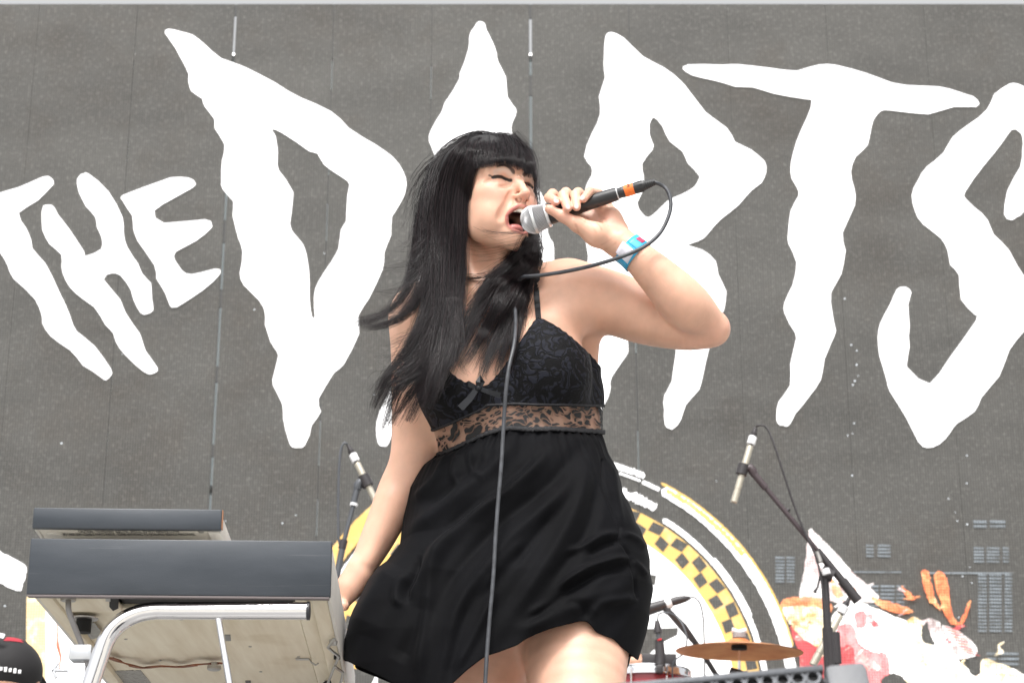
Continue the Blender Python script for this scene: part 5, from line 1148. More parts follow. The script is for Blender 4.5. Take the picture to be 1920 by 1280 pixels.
def wood():
    m, nt, N, L, b = nodes('cream_wood')
    tc = N.new('ShaderNodeTexCoord'); mp = N.new('ShaderNodeMapping'); mp.inputs['Scale'].default_value = (26, 2.2, 10); L.new(tc.outputs['Object'], mp.inputs[0])
    n = N.new('ShaderNodeTexNoise'); n.inputs['Scale'].default_value = 2.2; n.inputs['Detail'].default_value = 8; L.new(mp.outputs[0], n.inputs['Vector'])
    n2 = N.new('ShaderNodeTexNoise'); n2.inputs['Scale'].default_value = 7; n2.inputs['Detail'].default_value = 6; L.new(tc.outputs['Object'], n2.inputs['Vector'])
    cr = N.new('ShaderNodeValToRGB'); cr.color_ramp.elements[0].position = .25; cr.color_ramp.elements[0].color = (.64, .56, .42, 1); cr.color_ramp.elements[1].position = .7; cr.color_ramp.elements[1].color = (.78, .72, .58, 1)
    L.new(n.outputs[0], cr.inputs[0]); st = N.new('ShaderNodeMapRange'); st.inputs[1].default_value = .60; st.inputs[2].default_value = .78; st.inputs[4].default_value = .5; L.new(n2.outputs[0], st.inputs[0])
    mx = N.new('ShaderNodeMixRGB'); mx.inputs[2].default_value = (.50, .40, .25, 1); L.new(st.outputs[0], mx.inputs[0]); L.new(cr.outputs[0], mx.inputs[1]); L.new(mx.outputs[0], b.inputs['Base Color']); b.inputs['Roughness'].default_value = .6
    return m
M_wood = wood(); M_side = mat('cream_vinyl', (.60, .58, .54), .5, noise_amt=.06); M_bk = mat('black_recess', (.008, .008, .009), .8); M_metal = mat('zinc_metal', (.42, .41, .39), .38, .85, rvar=.1)
M_chrome = mat('chrome_tube', (.84, .84, .86), .035, 1.0); M_label = None
def labelm():
    m, nt, N, L, b = nodes('printed_label')
    tc = N.new('ShaderNodeTexCoord'); w = N.new('ShaderNodeTexBrick'); w.inputs['Scale'].default_value = 90; w.inputs['Color1'].default_value = (.05, .05, .05, 1); w.inputs['Color2'].default_value = (.22, .22, .22, 1); w.inputs['Mortar'].default_value = (.5, .48, .42, 1); w.inputs['Mortar Size'].default_value = .03
    L.new(tc.outputs['Object'], w.inputs['Vector']); L.new(w.outputs[0], b.inputs['Base Color']); b.inputs['Roughness'].default_value = .5; return m
M_label = labelm()
obox('end_panel', 0, OW, 0, .012, 0, OH, M_slate, organ, .002)
obox('edge_lip', .002, OW-.002, .0005, .010, -.0035, -.0003, mat('edge_varnish', (.13, .11, .11), .6), organ, .0005)
IN = .012
obox('bottom_board', IN+.02, OW-.055, .135, OL, .010, .018, M_wood, organ)
obox('bottom_board', IN+.02, .115, .0125, .134, .004, .012, M_wood, organ)
obox('recess_cover', .1155, OW-.030, .0125, .1335, .016, .024, M_bk, organ)
obox('side_rail', IN, IN+.019, .0125, OL, 0, .030, M_wood, organ)
obox('side_rail', OW-.029, OW-.006, .0125, OL, .001, .030, M_wood, organ)
obox('side_rail', OW-.0545, OW-.030, .0125, OL, .009, .030, M_wood, organ)
obox('side_panel', OW-.0055, OW-.0005, .0125, OL, -.001, OH-.004, M_side, organ)
obox('side_panel', .0035, IN-.0005, .0125, OL, .004, OH-.004, M_side, organ)
obox('far_end_panel', 0, OW, OL+.0005, OL+.0125, 0, OH, M_slate, organ, .002)
obox('top_board', .0125, OW-.13, .0125, OL-.0005, OH-.022, OH-.006, M_side, organ)
# keyboard on the right-hand side
kx0, kx1 = OW-.128, OW-.008; nk = 49; kw = (OL-.05)/nk
M_ivory = mat('key_white', (.75, .73, .68), .3); M_ebony = mat('key_black', (.01, .01, .012), .3)
kmesh = None
for k in range(nk):
    if kmesh is None:
        o = obox('key', kx0, kx1, .03, .03+kw-.001, OH-.020, OH-.004, M_ivory, organ, .001); kmesh = o; k0 = o
    else:
        o = k0.copy(); COL.objects.link(o); o.location = k0.location + EYo*kw*k
    if k % 7 in (1, 2, 4, 5, 6):
        obox('sharp_key', kx0, kx0+.075, .03+kw*k-.005, .03+kw*k+.005, OH-.0035, OH+.006, M_ebony, organ, .001)
# fittings under the organ
def disc(name, c, r, h, m, parent, ax=(0, 0, -1), prof=None, seg=24):
    bm = bmesh.new(); lathe(bm, c, ax, prof or [(0, r), (h, r*.96)], seg); return from_bm(name, bm, m, parent, auto=35)
disc('flange', under(128, 1122, .004), .011, .003, M_metal, organ)
pts = [under(128, 1123, .004), under(128, 1128, -.006), under(131, 1150, -.045), under(146, 1192, -.10), under(160, 1225, -.145), under(164, 1243, -.17)]
pts = [P(128, 1124, OY+.03), P(128, 1140, OY+.03), P(136, 1165, OY+.035), P(150, 1200, OY+.05), P(160, 1228, OY+.055), P(166, 1250, OY+.055)]
bm = bmesh.new(); pp = np.array([tuple(p) for p in pts]); tube(bm, [Vector(v) for v in spline(pp, 24)], .0042, 12); from_bm('cable_conduit', bm, mat('grey_pvc', (.25, .24, .24), .35), organ, sm=True)
c = under(158, 1158, .004); disc('socket', c, .0115, .022, M_bk, organ); disc('socket_flange', c+Vector((0, 0, .0)), .021, .002, M_metal, organ)
def plate(name, quad, dz, m, parent, th=.001):
    bm = bmesh.new(); v = [bm.verts.new(under(x, y, dz)) for x, y in quad]; f = bm.faces.new(v); r = bmesh.ops.extrude_face_region(bm, geom=[f]); bmesh.ops.translate(bm, vec=(0, 0, th), verts=[e for e in r['geom'] if isinstance(e, bmesh.types.BMVert)]); bmesh.ops.recalc_face_normals(bm, faces=bm.faces); return from_bm(name, bm, m, parent)
plate('type_label', [(151, 1169), (177, 1167), (196, 1192), (170, 1198)], .0029, M_label, organ)
plate('type_label', [(200, 1258), (263, 1256), (284, 1281), (224, 1290)], .0089, M_label, organ)
plate('bracket', [(198, 1118), (207, 1118), (207, 1127), (198, 1127)], .0029, M_metal, organ)
plate('hinge_block', [(205, 1120), (222, 1120), (222, 1140), (212, 1145), (205, 1137)], .003, M_bk, organ, .010)
plate('cleat', [(420, 1190), (432, 1190), (433, 1201), (421, 1201)], .0088, mat('grey_block', (.2, .2, .19), .5), organ)
plate('cleat', [(460, 1276), (470, 1276), (471, 1284), (461, 1284)], .0088, mat('dark_block', (.07, .06, .05), .5), organ)
for x, y in ((446, 1156), (469, 1211), (489, 1258), (560, 1230), (340, 1160), (300, 1237), (90, 1122), (236, 1197)): disc('screw', under(x, y, .0098), .0026, .0012, M_metal, organ, seg=10)
for q_ in ([(554, 1234), (580, 1234), (581, 1237), (555, 1237)],): plate('hook_plate', q_, .0085, M_metal, organ)
bm = bmesh.new(); tube(bm, [under(580, 1235, .006), under(584, 1241, .0), under(592, 1246, -.002), under(596, 1243, -.002)], .0014, 8); from_bm('hook', bm, M_metal, organ, sm=True)
# leather strap with its knob
st = spline(np.array([(206, 1231), (225, 1238), (248, 1246), (268, 1250), (300, 1247), (340, 1248), (380, 1243), (417, 1241)], float), 26)
sp3 = [under(x, y, .0015+.004*math.sin(i*.9)*(0 < i < 25)) for i, (x, y) in enumerate(st)]
ribbon('leather_strap', sp3, .0105, .0022, mat('brown_leather', (.21, .075, .035), .7, noise_amt=.3, nscale=40, bump=.5), organ, [(0, 0, -1)]*26)
disc('strap_knob', under(402, 1240, .002), .005, .008, M_metal, organ, prof=[(0, .005), (.006, .005), (.0065, .011), (.012, .0115), (.014, .009)])
# folding-leg catch on the right rail
def rod(name, px, r, m, parent, dz=-.004):
    bm = bmesh.new(); tube(bm, [under(x, y, dz) for x, y in px], r, 10); return from_bm(name, bm, m, parent, sm=True)
rod('catch_rod', [(626, 1197), (615, 1213), (635, 1230), (624, 1256), (611, 1290)], .0024, M_metal, organ, -.006)
rod('catch_rod', [(628, 1249), (643, 1260), (640, 1275), (634, 1292)], .0024, M_metal, organ, -.010)
disc('catch_pivot', under(625, 1199, .001), .0065, .008, M_metal, organ); disc('catch_pivot', under(632, 1228, .001), .0055, .006, M_bk, organ)
disc('catch_wheel', under(620, 1292, -.004), .021, .007, M_rub, organ, ax=(.5, -.7, -.4))
# second manual / control box standing over the lower one
UZ = P(61, 991, OY+.02).z-OZ; UT = P(63, 952, OY+.02).z-OZ; UA0 = (P(61, 990, OY+.02)-OBL).dot(EXo); UA1 = (P(416, 990, OY+.035)-OBL).dot(EXo)
obox('upper_end_panel', UA0, UA1, .016, .026, UZ, UT, M_slate, organ, .002)
obox('upper_bottom', UA0+.006, UA1-.020, .0265, OL-.03, UZ+.002, UZ+.006, mat('cream_sheet', (.58, .55, .49), .5, noise_amt=.05), organ, .0005)
obox('upper_cheek', UA1-.0195, UA1-.002, .0265, OL-.03, UZ-.002, UZ+.028, M_side, organ)
obox('upper_cheek', UA0+.0005, UA0+.0055, .0265, OL-.03, UZ+.001, UT-.004, M_side, organ)
obox('upper_body', UA0+.006, UA1-.020, .0265, OL-.03, UZ+.0065, UT-.003, M_side, organ)
for b_ in (.12, .5, .9): obox('riser', UA0+.03, UA1-.05, b_, b_+.02, OH-.0055, UZ+.0015, M_bk, organ)
obox('wear_strip', UA1+.0003, UA1+.0014, .016, .026, UZ+.002, UT-.001, mat('bare_wood_edge', (.30, .14, .07), .6, noise_amt=.2), organ, 0)
M_ink = mat('printed_ink', (.02, .02, .02), .6)
def utext(s, px0, px1, py):
    u = (px0-960)/FPX
    def up(px, py): v = (640-py)/FPX; s_ = (OZ+UZ+.002-CAMZ)/(v*cT+sT); return Vector(((px-960)/FPX*s_, (cT-v*sT)*s_, OZ+UZ+.0014))
    a, b = up(px0, py), up(px1, py); o = text_obj('printed_text', s, .01, M_ink, organ, (0, 0, 0), (1, 0, 0), (0, 0, -1), depth=.0001, align='LEFT')
    w = max(v.co.x for v in o.data.vertices)-min(v.co.x for v in o.data.vertices); k = (b-a).length/w
    for v in o.data.vertices: v.co = Vector((v.co.x*k, v.co.y*1.9, v.co.z))+a
utext('CAUTION - TO PREVENT ELECTRIC SHOCK DO NOT REMOVE COVER', 147, 336, 995.5)
utext('NO USER SERVICEABLE PARTS INSIDE - REFER SERVICING TO QUALIFIED SERVICE PERSONNEL', 116, 366, 1001)
def disc_u(px, py, r, m, name):
    v = (640-py)/FPX; s_ = (OZ+UZ+.002-CAMZ)/(v*cT+sT); disc(name, Vector(((px-960)/FPX*s_, (cT-v*sT)*s_, OZ+UZ+.0018)), r, .003, m, organ)
disc_u(103, 1000, .012, M_side, 'rubber_foot'); disc_u(377, 994, .004, M_metal, 'screw')

# ------------------------------------------------------------------ chrome stand
stand = empty('keyboard_stand', tuple(Vector((ob(OW/2, .3, 0).x, ob(0, .3, 0).y, STAGE_Z))), 'bent chrome tube stand with a thin brace rod carrying the combo organ', 'keyboard stand')
TR = .0125
def ustand(dy, name):
    zt = OZ-TR-.0045; yy = OY+.03+dy
    def at(px, py): p = P(px, py, OY+.03); return Vector((p.x, yy, p.z))
    px_ = [(578, 0), (420, 0), (330, 0), (290, 0)]
    base = P(578, 1131, OY+.03)
    pts = [Vector((P(x, 1131, OY+.03).x, yy, zt)) for x, _ in px_]
    tl = [(258, 1141), (228, 1156), (205, 1180), (190, 1215), (172, 1270), (155, 1320)]
    off = zt-P(290, 1135, OY+.03).z
    pts += [Vector((P(x, y, OY+.03).x, yy, P(x, y, OY+.03).z+off)) for x, y in tl]
    pp = spline(np.array([tuple(p) for p in pts]), 60); d = Vector(pp[-1])-Vector(pp[-3]); d.normalize(); k = (STAGE_Z+.012-pp[-1][2])/d.z
    bm = bmesh.new(); tube(bm, [Vector(p) for p in pp]+[Vector(pp[-1])+d*k], TR, 24); return from_bm(name, bm, M_chrome, stand, auto=60)
ustand(0, 'top_tube'); ustand(.86, 'top_tube')
pe = Vector((P(578, 1131, OY+.03).x, OY+.03, OZ-TR-.0045)); bm = bmesh.new(); lathe(bm, pe-Vector((.0015, 0, 0)), (1, 0, 0), [(0, TR+.0008), (.004, TR+.0008), (.0045, TR-.002)], 24); from_bm('end_cap', bm, M_rub, stand, auto=40)
a = Vector((P(410, 1148, OY+.03).x, OY+.03, OZ-2*TR-.003)); b = P(430, 1280, OY+.02); d = (b-a).normalized()
bm = bmesh.new(); tube(bm, [a, a+d*.02, a+d*((STAGE_Z+.01-a.z)/d.z)], .0046, 14); from_bm('brace_rod', bm, M_chrome, stand, auto=60)
M_alu = mat('pale_aluminium', (.62, .64, .67), .35, .6)
bm = bmesh.new(); c = P(146, 1262, OY+.06); box(bm, c-Vector((0, 0, .30)), (.026, .026, .62), None, .003); box(bm, c+Vector((.004, 0, .028)), (.032, .030, .022), None, .003); from_bm('clamp_post', bm, M_alu, stand, auto=40)
bm = bmesh.new(); c = P(108, 1256, OY+.06); tube(bm, [c+Vector((.022, 0, 0)), c-Vector((.004, 0, 0))], .003, 10); box(bm, c+Vector((-.004, 0, .004)), (.004, .004, .016), Matrix.Rotation(.5, 3, 'Y'), .001); box(bm, c+Vector((-.004, 0, -.005)), (.004, .004, .014), Matrix.Rotation(-.4, 3, 'Y'), .001); from_bm('wing_nut', bm, M_alu, stand, auto=40)
# ------------------------------------------------------------------ back line: overhead microphones, cymbal, drum, monitor, people
M_beige = mat('mic_champagne', (.50, .46, .38), .38, .5); M_white_p = mat('white_plastic', (.75, .75, .76), .4); M_blk2 = mat('stand_black', (.030, .026, .028), .45, bump=.1); M_brn = mat('stand_boom_brown', (.05, .034, .038), .45)
def pencil(label, top, bot, Y, r=.0105, con_from=None, group=None):
    a, b = P(*top, Y), P(*bot, Y); ax = (b-a).normalized(); L_ = (b-a).length
    t = empty('pencil_microphone', tuple(a), label, 'microphone')
    bm = bmesh.new(); lathe(bm, a, ax, [(.034, r*.95), (.036, r), (L_*.80, r), (L_*.805, r*.9), (L_*.82, r*.9), (L_*.825, r*1.02), (L_, r*1.02), (L_+.001, r*.8)], 20); from_bm('capsule_body', bm, M_beige, t, auto=35)
    bm = bmesh.new(); lathe(bm, a, ax, [(0, r*1.12), (.002, r*1.25), (.026, r*1.25), (.028, r*1.1)], 20); from_bm('connector_ring', bm, M_white_p, t, auto=35)
    bm = bmesh.new(); lathe(bm, a, ax, [(.028, r*.7), (.034, r*.7)], 14); from_bm('neck', bm, M_blk2, t, auto=35)
    return t, a, b, ax
def cable(name, pts, r, label, parent=None, n=60, m=None):
    bm = bmesh.new(); tube(bm, spl3(pts, n), r, 8); return tag(from_bm(name, bm, m or M_blk2, None, sm=True), label, 'cable')
YO = 6.2
# right overhead
t, a, b, ax = pencil('beige pencil microphone pointing down left from the top of the tall boom stand', (1412, 818), (1376, 941), YO)
bm = bmesh.new(); lathe(bm, a, -ax, [(0, .0105), (.012, .011), (.014, .0085), (.030, .006)], 14); from_bm('plug', bm, M_blk2, t, auto=35)
st = empty('boom_microphone_stand', tuple(Vector((P(1545, 1080, YO).x, YO, STAGE_Z))), 'tall black boom microphone stand reaching up to the left from behind the floor monitor', 'microphone stand')
def part_tube(name, pts, r, m, parent, seg=12, Y=YO):
    bm = bmesh.new(); tube(bm, [P(*p, Y) if len(p) == 2 else P(*p) for p in pts], r, seg); return from_bm(name, bm, m, parent, auto=50)
bm = bmesh.new(); cc = P(1392, 881, YO); lathe(bm, cc-ax*.020, ax, [(0, .016), (.001, .018), (.036, .018), (.037, .016)], 16); from_bm('clip', bm, M_blk2, st, auto=35)
part_tube('swivel', [(1396, 878), (1406, 876), (1412, 884), (1415, 892)], [.010, .014, .015, .011], M_brn, st)
part_tube('boom_arm', [(1412, 886), (1440, 920), (1612, 1128)][0:1]+[(1530, 1028), (1608, 1124)], .0082, M_brn, st)
part_tube('boom_sleeve', [(1412, 886), (1436, 915)], .0115, M_brn, st)
part_tube('boom_sleeve', [(1532, 1031), (1580, 1089)], .0125, M_blk2, st); part_tube('counterweight', [(1579, 1088), (1609, 1126)], .0165, M_blk2, st)
part_tube('boom_knob', [(1472, 962), (1480, 954)], .006, M_blk2, st); part_tube('clutch', [(1533, 1034), (1537, 1054)], .012, M_metal, st)
part_tube('clutch_housing', [(1540, 1070), (1562, 1080)], .021, M_blk2, st, Y=YO+.0); part_tube('clutch_plate', [(1547, 1066), (1550, 1076)], .0135, M_white_p, st, Y=YO-.03)
part_tube('handle_rod', [(1537, 1082), (1533, 1100), (1527, 1110)], [.0035, .003, .006], M_blk2, st)
pole_t = P(1546, 1076, YO); bm = bmesh.new(); tube(bm, [pole_t, Vector((pole_t.x, pole_t.y, pole_t.z-.42))], .0125, 14); tube(bm, [Vector((pole_t.x, pole_t.y, pole_t.z-.17)), Vector((pole_t.x, pole_t.y, STAGE_Z+.08))], .0165, 14); from_bm('upright', bm, M_blk2, st, auto=40)
for k in range(3):
    a_ = k*2.094+.5; bm = bmesh.new(); tube(bm, [(pole_t.x, pole_t.y, STAGE_Z+.25), (pole_t.x+.33*math.cos(a_), pole_t.y+.33*math.sin(a_), STAGE_Z+.012)], .008, 10); from_bm('leg', bm, M_blk2, st, auto=40)
cable('microphone_cable', [(1417, 800, YO), (1424, 796, YO), (1438, 802, YO), (1452, 835, YO-.01), (1470, 890, YO-.015), (1490, 950, YO-.015), (1512, 1005, YO-.02), (1532, 1050, YO-.02), (1545, 1120, YO-.02), (1552, 1200, YO-.02), (1560, 1330, YO)], .0035, 'thin black cable running from the beige pencil microphone down its boom stand')
# lower pencil microphone beside that stand
t, a, b, ax = pencil('beige pencil microphone standing slanted beside the upright pole, above the floor monitor', (1584, 1136), (1524, 1246), YO+.25, .0125)
bm = bmesh.new(); lathe(bm, a, -ax, [(0, .011), (.014, .011), (.016, .008), (.036, .006)], 14); from_bm('plug', bm, M_blk2, t, auto=35)
s2 = empty('short_microphone_stand', tuple(Vector((P(1566, 1215, YO+.2).x, YO+.2, STAGE_Z))), 'short black microphone stand with a clip close beside the tall boom stand pole', 'microphone stand')
p_ = P(1566, 1185, YO+.2); bm = bmesh.new(); tube(bm, [p_, Vector((p_.x, p_.y, p_.z-.10))], .015, 12); tube(bm, [Vector((p_.x, p_.y, p_.z-.09)), Vector((p_.x, p_.y, STAGE_Z+.03))], .008, 12); from_bm('upright', bm, M_blk2, s2, auto=40)
part_tube('clip', [(1545, 1190), (1556, 1196)], .017, M_blk2, s2, Y=YO+.25); part_tube('arm', [(1556, 1193), (1566, 1190)], .008, M_blk2, s2, Y=YO+.22)
bm = bmesh.new(); lathe(bm, (p_.x, p_.y, STAGE_Z), (0, 0, 1), [(0, .13), (.02, .13), (.03, .03)], 28); from_bm('base', bm, M_blk2, s2, auto=40)
# left overhead
t, a, b, ax = pencil('beige pencil microphone tilted down to the right behind the singer\'s lowered arm', (661, 851), (716, 962), YO)
bm = bmesh.new(); lathe(bm, a, -ax, [(0, .0105), (.012, .011), (.014, .0085), (.034, .0055)], 14); from_bm('plug', bm, M_blk2, t, auto=35)
s3 = empty('left_microphone_stand' if False else 'slim_microphone_stand', tuple(Vector((P(640, 1050, YO).x, YO, STAGE_Z))), 'slim dark grey microphone stand between the organ and the singer\'s lowered arm', 'microphone stand')
bm = bmesh.new(); lathe(bm, P(686, 902, YO)-ax*.022, ax, [(0, .016), (.001, .019), (.040, .019), (.041, .016)], 16); from_bm('clip', bm, M_blk2, s3, auto=35)
M_gst = mat('stand_grey', (.085, .09, .10), .4, .3)
part_tube('swivel', [(684, 900), (676, 902), (671, 910), (670, 918)], [.010, .013, .015, .012], M_gst, s3); part_tube('upper_tube', [(669, 918), (663, 944)], .0105, M_gst, s3); part_tube('collar', [(664, 943), (663, 948)], .0125, M_white_p, s3)
part_tube('middle_tube', [(663, 947), (645, 1014)], .0075, M_gst, s3); part_tube('clutch', [(645, 1012), (641, 1028)], .0125, M_blk2, s3); part_tube('lower_tube', [(642, 1026), (631, 1083)], .0105, M_gst, s3)
p_ = P(631, 1083, YO); bm = bmesh.new(); tube(bm, [p_, Vector((p_.x-.05, p_.y, STAGE_Z+.02))], .0105, 12); from_bm('upright', bm, M_gst, s3, auto=40)
bm = bmesh.new(); lathe(bm, (p_.x-.05, p_.y, STAGE_Z), (0, 0, 1), [(0, .14), (.02, .14), (.03, .03)], 28); from_bm('base', bm, M_blk2, s3, auto=40)
cable('microphone_cable', [(652, 833, YO), (647, 829, YO), (641, 836, YO), (637, 860, YO), (635, 900, YO), (634, 960, YO), (635, 1010, YO), (638, 1022, YO), (636, 1060, YO), (632, 1120, YO), (628, 1300, YO)], .0042, 'grey cable looping down from the pencil microphone beside the organ', m=M_gst)

# cymbal and its stand
YC_ = 6.6; cc = P(1386, 1216, YC_); CR = (P(1505, 1216, YC_)-P(1267, 1216, YC_)).length/2; tilt = Vector((.03, -.055, 1)).normalized()
def bronze():
    m, nt, N, L, b = nodes('cymbal_bronze')
    tc = N.new('ShaderNodeTexCoord'); sp_ = N.new('ShaderNodeVectorMath'); sp_.operation = 'SUBTRACT'; sp_.inputs[1].default_value = tuple(cc); L.new(tc.outputs['Object'], sp_.inputs[0]); le = N.new('ShaderNodeVectorMath'); le.operation = 'LENGTH'; L.new(sp_.outputs[0], le.inputs[0])
    mu = N.new('ShaderNodeMath'); mu.operation = 'MULTIPLY'; mu.inputs[1].default_value = 420; L.new(le.outputs['Value'], mu.inputs[0]); si = N.new('ShaderNodeMath'); si.operation = 'SINE'; L.new(mu.outputs[0], si.inputs[0])
    n = N.new('ShaderNodeTexNoise'); n.inputs['Scale'].default_value = 11; n.inputs['Detail'].default_value = 6; L.new(tc.outputs['Object'], n.inputs['Vector'])
    cr = N.new('ShaderNodeValToRGB'); cr.color_ramp.elements[0].position = .3; cr.color_ramp.elements[0].color = (.58, .20, .07, 1); cr.color_ramp.elements[1].position = .7; cr.color_ramp.elements[1].color = (.80, .38, .16, 1); L.new(n.outputs[0], cr.inputs[0]); L.new(cr.outputs[0], b.inputs['Base Color'])
    b.inputs['Metallic'].default_value = .6; b.inputs['Roughness'].default_value = .45; bp = N.new('ShaderNodeBump'); bp.inputs['Strength'].default_value = .3; bp.inputs['Distance'].default_value = .0005; L.new(si.outputs[0], bp.inputs['Height']); L.new(bp.outputs[0], b.inputs['Normal']); return m
cym = empty('crash_cymbal', tuple(cc), 'bronze crash cymbal seen from below, in front of the yellow chequered ring on the screen', 'cymbal')
bm = bmesh.new(); pr = [(-.012, CR), (-.0105, CR), (.002, CR*.72), (.010, CR*.42), (.015, CR*.22), (.019, CR*.185), (.028, CR*.15), (.034, CR*.09), (.036, .006)]
up = [(d+.0014, r) for d, r in pr[1:]][::-1]; lathe(bm, cc, tilt, pr[1:]+up, 72, cap=False); from_bm('bronze_disc', bm, bronze(), cym, sm=True)
cs = empty('cymbal_stand', (cc.x, cc.y, STAGE_Z), 'chrome cymbal stand with black felts holding the bronze crash cymbal', 'cymbal stand')
bm = bmesh.new(); lathe(bm, cc, tilt, [(-.002, .026), (.013, .026)], 18); from_bm('felt', bm, mat('black_felt', (.008, .008, .008), .95), cs, auto=40)
bm = bmesh.new(); lathe(bm, cc, tilt, [(.037, .022), (.052, .022)], 18); from_bm('felt', bm, mat('grey_felt', (.3, .29, .3), .95), cs, auto=40)
bm = bmesh.new(); tube(bm, [cc+tilt*.05+Vector((-.024, 0, .012)), cc+tilt*.05+Vector((0, 0, .006)), cc+tilt*.05+Vector((.024, 0, .012))], [.009, .007, .009], 10); from_bm('wing_nut', bm, M_white_p, cs, auto=50)
bm = bmesh.new(); tube(bm, [cc+tilt*.05, cc-tilt*.085], .005, 10); from_bm('threaded_rod', bm, M_chrome, cs, auto=50)
bm = bmesh.new(); e_ = cc-tilt*.08; tube(bm, [e_+Vector((-.03, 0, .012)), e_, e_+Vector((.045, 0, -.035))], [.010, .014, .010], 12); from_bm('tilter', bm, M_blk2, cs, auto=50)
bm = bmesh.new(); box(bm, e_+Vector((-.03, .02, -.035)), (.035, .03, .07), Matrix.Rotation(.4, 3, 'Y'), .006); box(bm, e_+Vector((.07, .02, -.045)), (.05, .03, .045), None, .006); from_bm('memory_clamp', bm, M_chrome, cs, auto=50)
bm = bmesh.new(); tube(bm, [e_, (e_.x, e_.y, STAGE_Z+.3)], .011, 12); from_bm('upright', bm, M_chrome, cs, auto=50)
for k in range(3):
    a_ = k*2.094; bm = bmesh.new(); tube(bm, [(e_.x, e_.y, STAGE_Z+.42), (e_.x+.32*math.cos(a_), e_.y+.32*math.sin(a_), STAGE_Z+.012)], .007, 10); from_bm('leg', bm, M_chrome, cs, auto=50)

# rack tom with its rim, clip-on microphone, boom microphone over it
YD = 6.75; dc = P(1217, 1251, YD); DR = .142
drum = empty('drum', (dc.x, dc.y+DR, dc.z), 'small drum with a polished chrome rim just behind the singer\'s left thigh', 'drum')
ctr = Vector((dc.x, dc.y+DR, dc.z))
bm = bmesh.new(); lathe(bm, ctr-Vector((0, 0, .018)), (0, 0, 1), [(0, DR+.004), (.001, DR+.012), (.006, DR+.012), (.008, DR+.005), (.026, DR+.004), (.029, DR+.010), (.032, DR+.008), (.031, DR), (.004, DR-.001)], 56, cap=False); from_bm('chrome_hoop', bm, M_chrome, drum, auto=40)
bm = bmesh.new(); lathe(bm, ctr-Vector((0, 0, .19)), (0, 0, 1), [(0, DR), (.172, DR)], 56); from_bm('shell', bm, mat('shell_pearl_red', (.28, .02, .03), .25, coat=.5), drum, auto=40)
bm = bmesh.new(); lathe(bm, ctr-Vector((0, 0, .0165)), (0, 0, 1), [(0, DR-.004), (.016, DR-.003)], 48); from_bm('drum_head', bm, mat('drum_skin', (.7, .7, .68), .6), drum, auto=40)
for k in range(8):
    a_ = -math.pi/2+.39+k*math.pi/4; p_ = ctr+Vector((math.cos(a_)*(DR+.014), math.sin(a_)*(DR+.014), 0)); bm = bmesh.new(); tube(bm, [p_+Vector((0, 0, .006)), p_-Vector((0, 0, .075))], .0035, 8); box(bm, p_-Vector((0, 0, .095)), (.016, .016, .045), Matrix.Rotation(a_, 3, 'Z'), .003); from_bm('tuning_lug', bm, M_chrome, drum, auto=40)
bm = bmesh.new(); tube(bm, [ctr-Vector((0, 0, .1))+Vector((0, DR-.002, 0)), ctr-Vector((0, 0, .1))+Vector((0, DR+.12, 0)), Vector((ctr.x, ctr.y+DR+.12, STAGE_Z+.02))], .012, 12); lathe(bm, (ctr.x, ctr.y+DR+.12, STAGE_Z), (0, 0, 1), [(0, .2), (.02, .2), (.03, .03)], 24); from_bm('drum_mount', bm, M_chrome, drum, auto=40)
tm = empty('clip_microphone', tuple(P(1236, 1246, YD)), 'small black clip-on microphone with a red dot fixed to the chrome drum rim', 'microphone')
part_tube('plug', [(1232, 1163), (1233, 1178), (1234, 1186)], [.007, .013, .014], M_blk2, tm, Y=YD); part_tube('housing', [(1236, 1199), (1237, 1216), (1238, 1232), (1237, 1246)], [.015, .017, .017, .019], M_blk2, tm, 14, Y=YD); part_tube('neck', [(1234, 1185), (1236, 1200)], .008, M_gst, tm, Y=YD)
bm = bmesh.new(); box(bm, P(1236, 1237, YD+.02), (.115, .02, .042), None, .003); from_bm('shock_mount', bm, M_blk2, tm, auto=40)
bm = bmesh.new(); box(bm, P(1237, 1254, YD-.012), (.022, .03, .028), None, .003); from_bm('rim_clamp', bm, M_blk2, tm, auto=40)
part_tube('red_dot', [(1236, 1197), (1237, 1200)], .008, mat('red_plastic', (.5, .02, .03), .4), tm, Y=YD-.012)
cable('microphone_cable', [(1233, 1162, YD), (1236, 1150, YD), (1252, 1148, YD), (1268, 1155, YD), (1282, 1175, YD-.02), (1288, 1200, YD-.03), (1280, 1225, YD-.03), (1262, 1243, YD-.02), (1262, 1290, YD)], .0028, 'thin grey cable curling from the clip-on drum microphone past the cymbal edge', m=M_gst)
bs = empty('drum_boom_stand', tuple(Vector((P(1345, 1270, YD+.3).x, YD+.3, STAGE_Z))), 'thin black boom arm slanting down behind the bronze cymbal', 'microphone stand')
part_tube('boom_arm', [(1254, 1146, YD+.12), (1282, 1176, YD+.15), (1312, 1215, YD+.2), (1345, 1268, YD+.3)], [.011, .014, .009, .009], M_blk2, bs)
p_ = P(1345, 1268, YD+.3); bm = bmesh.new(); tube(bm, [p_, (p_.x+.02, p_.y, STAGE_Z+.02)], .010, 12); lathe(bm, (p_.x+.02, p_.y, STAGE_Z), (0, 0, 1), [(0, .13), (.02, .13), (.03, .03)], 24); from_bm('upright', bm, M_blk2, bs, auto=40)
part_tube('clip', [(1246, 1136, YD+.12), (1254, 1148, YD+.12)], .013, M_blk2, bs)
dm = empty('drum_microphone', tuple(P(1250, 1132, YD+.12)), 'black stage microphone with a pale ring pointing left at the drum', 'microphone')
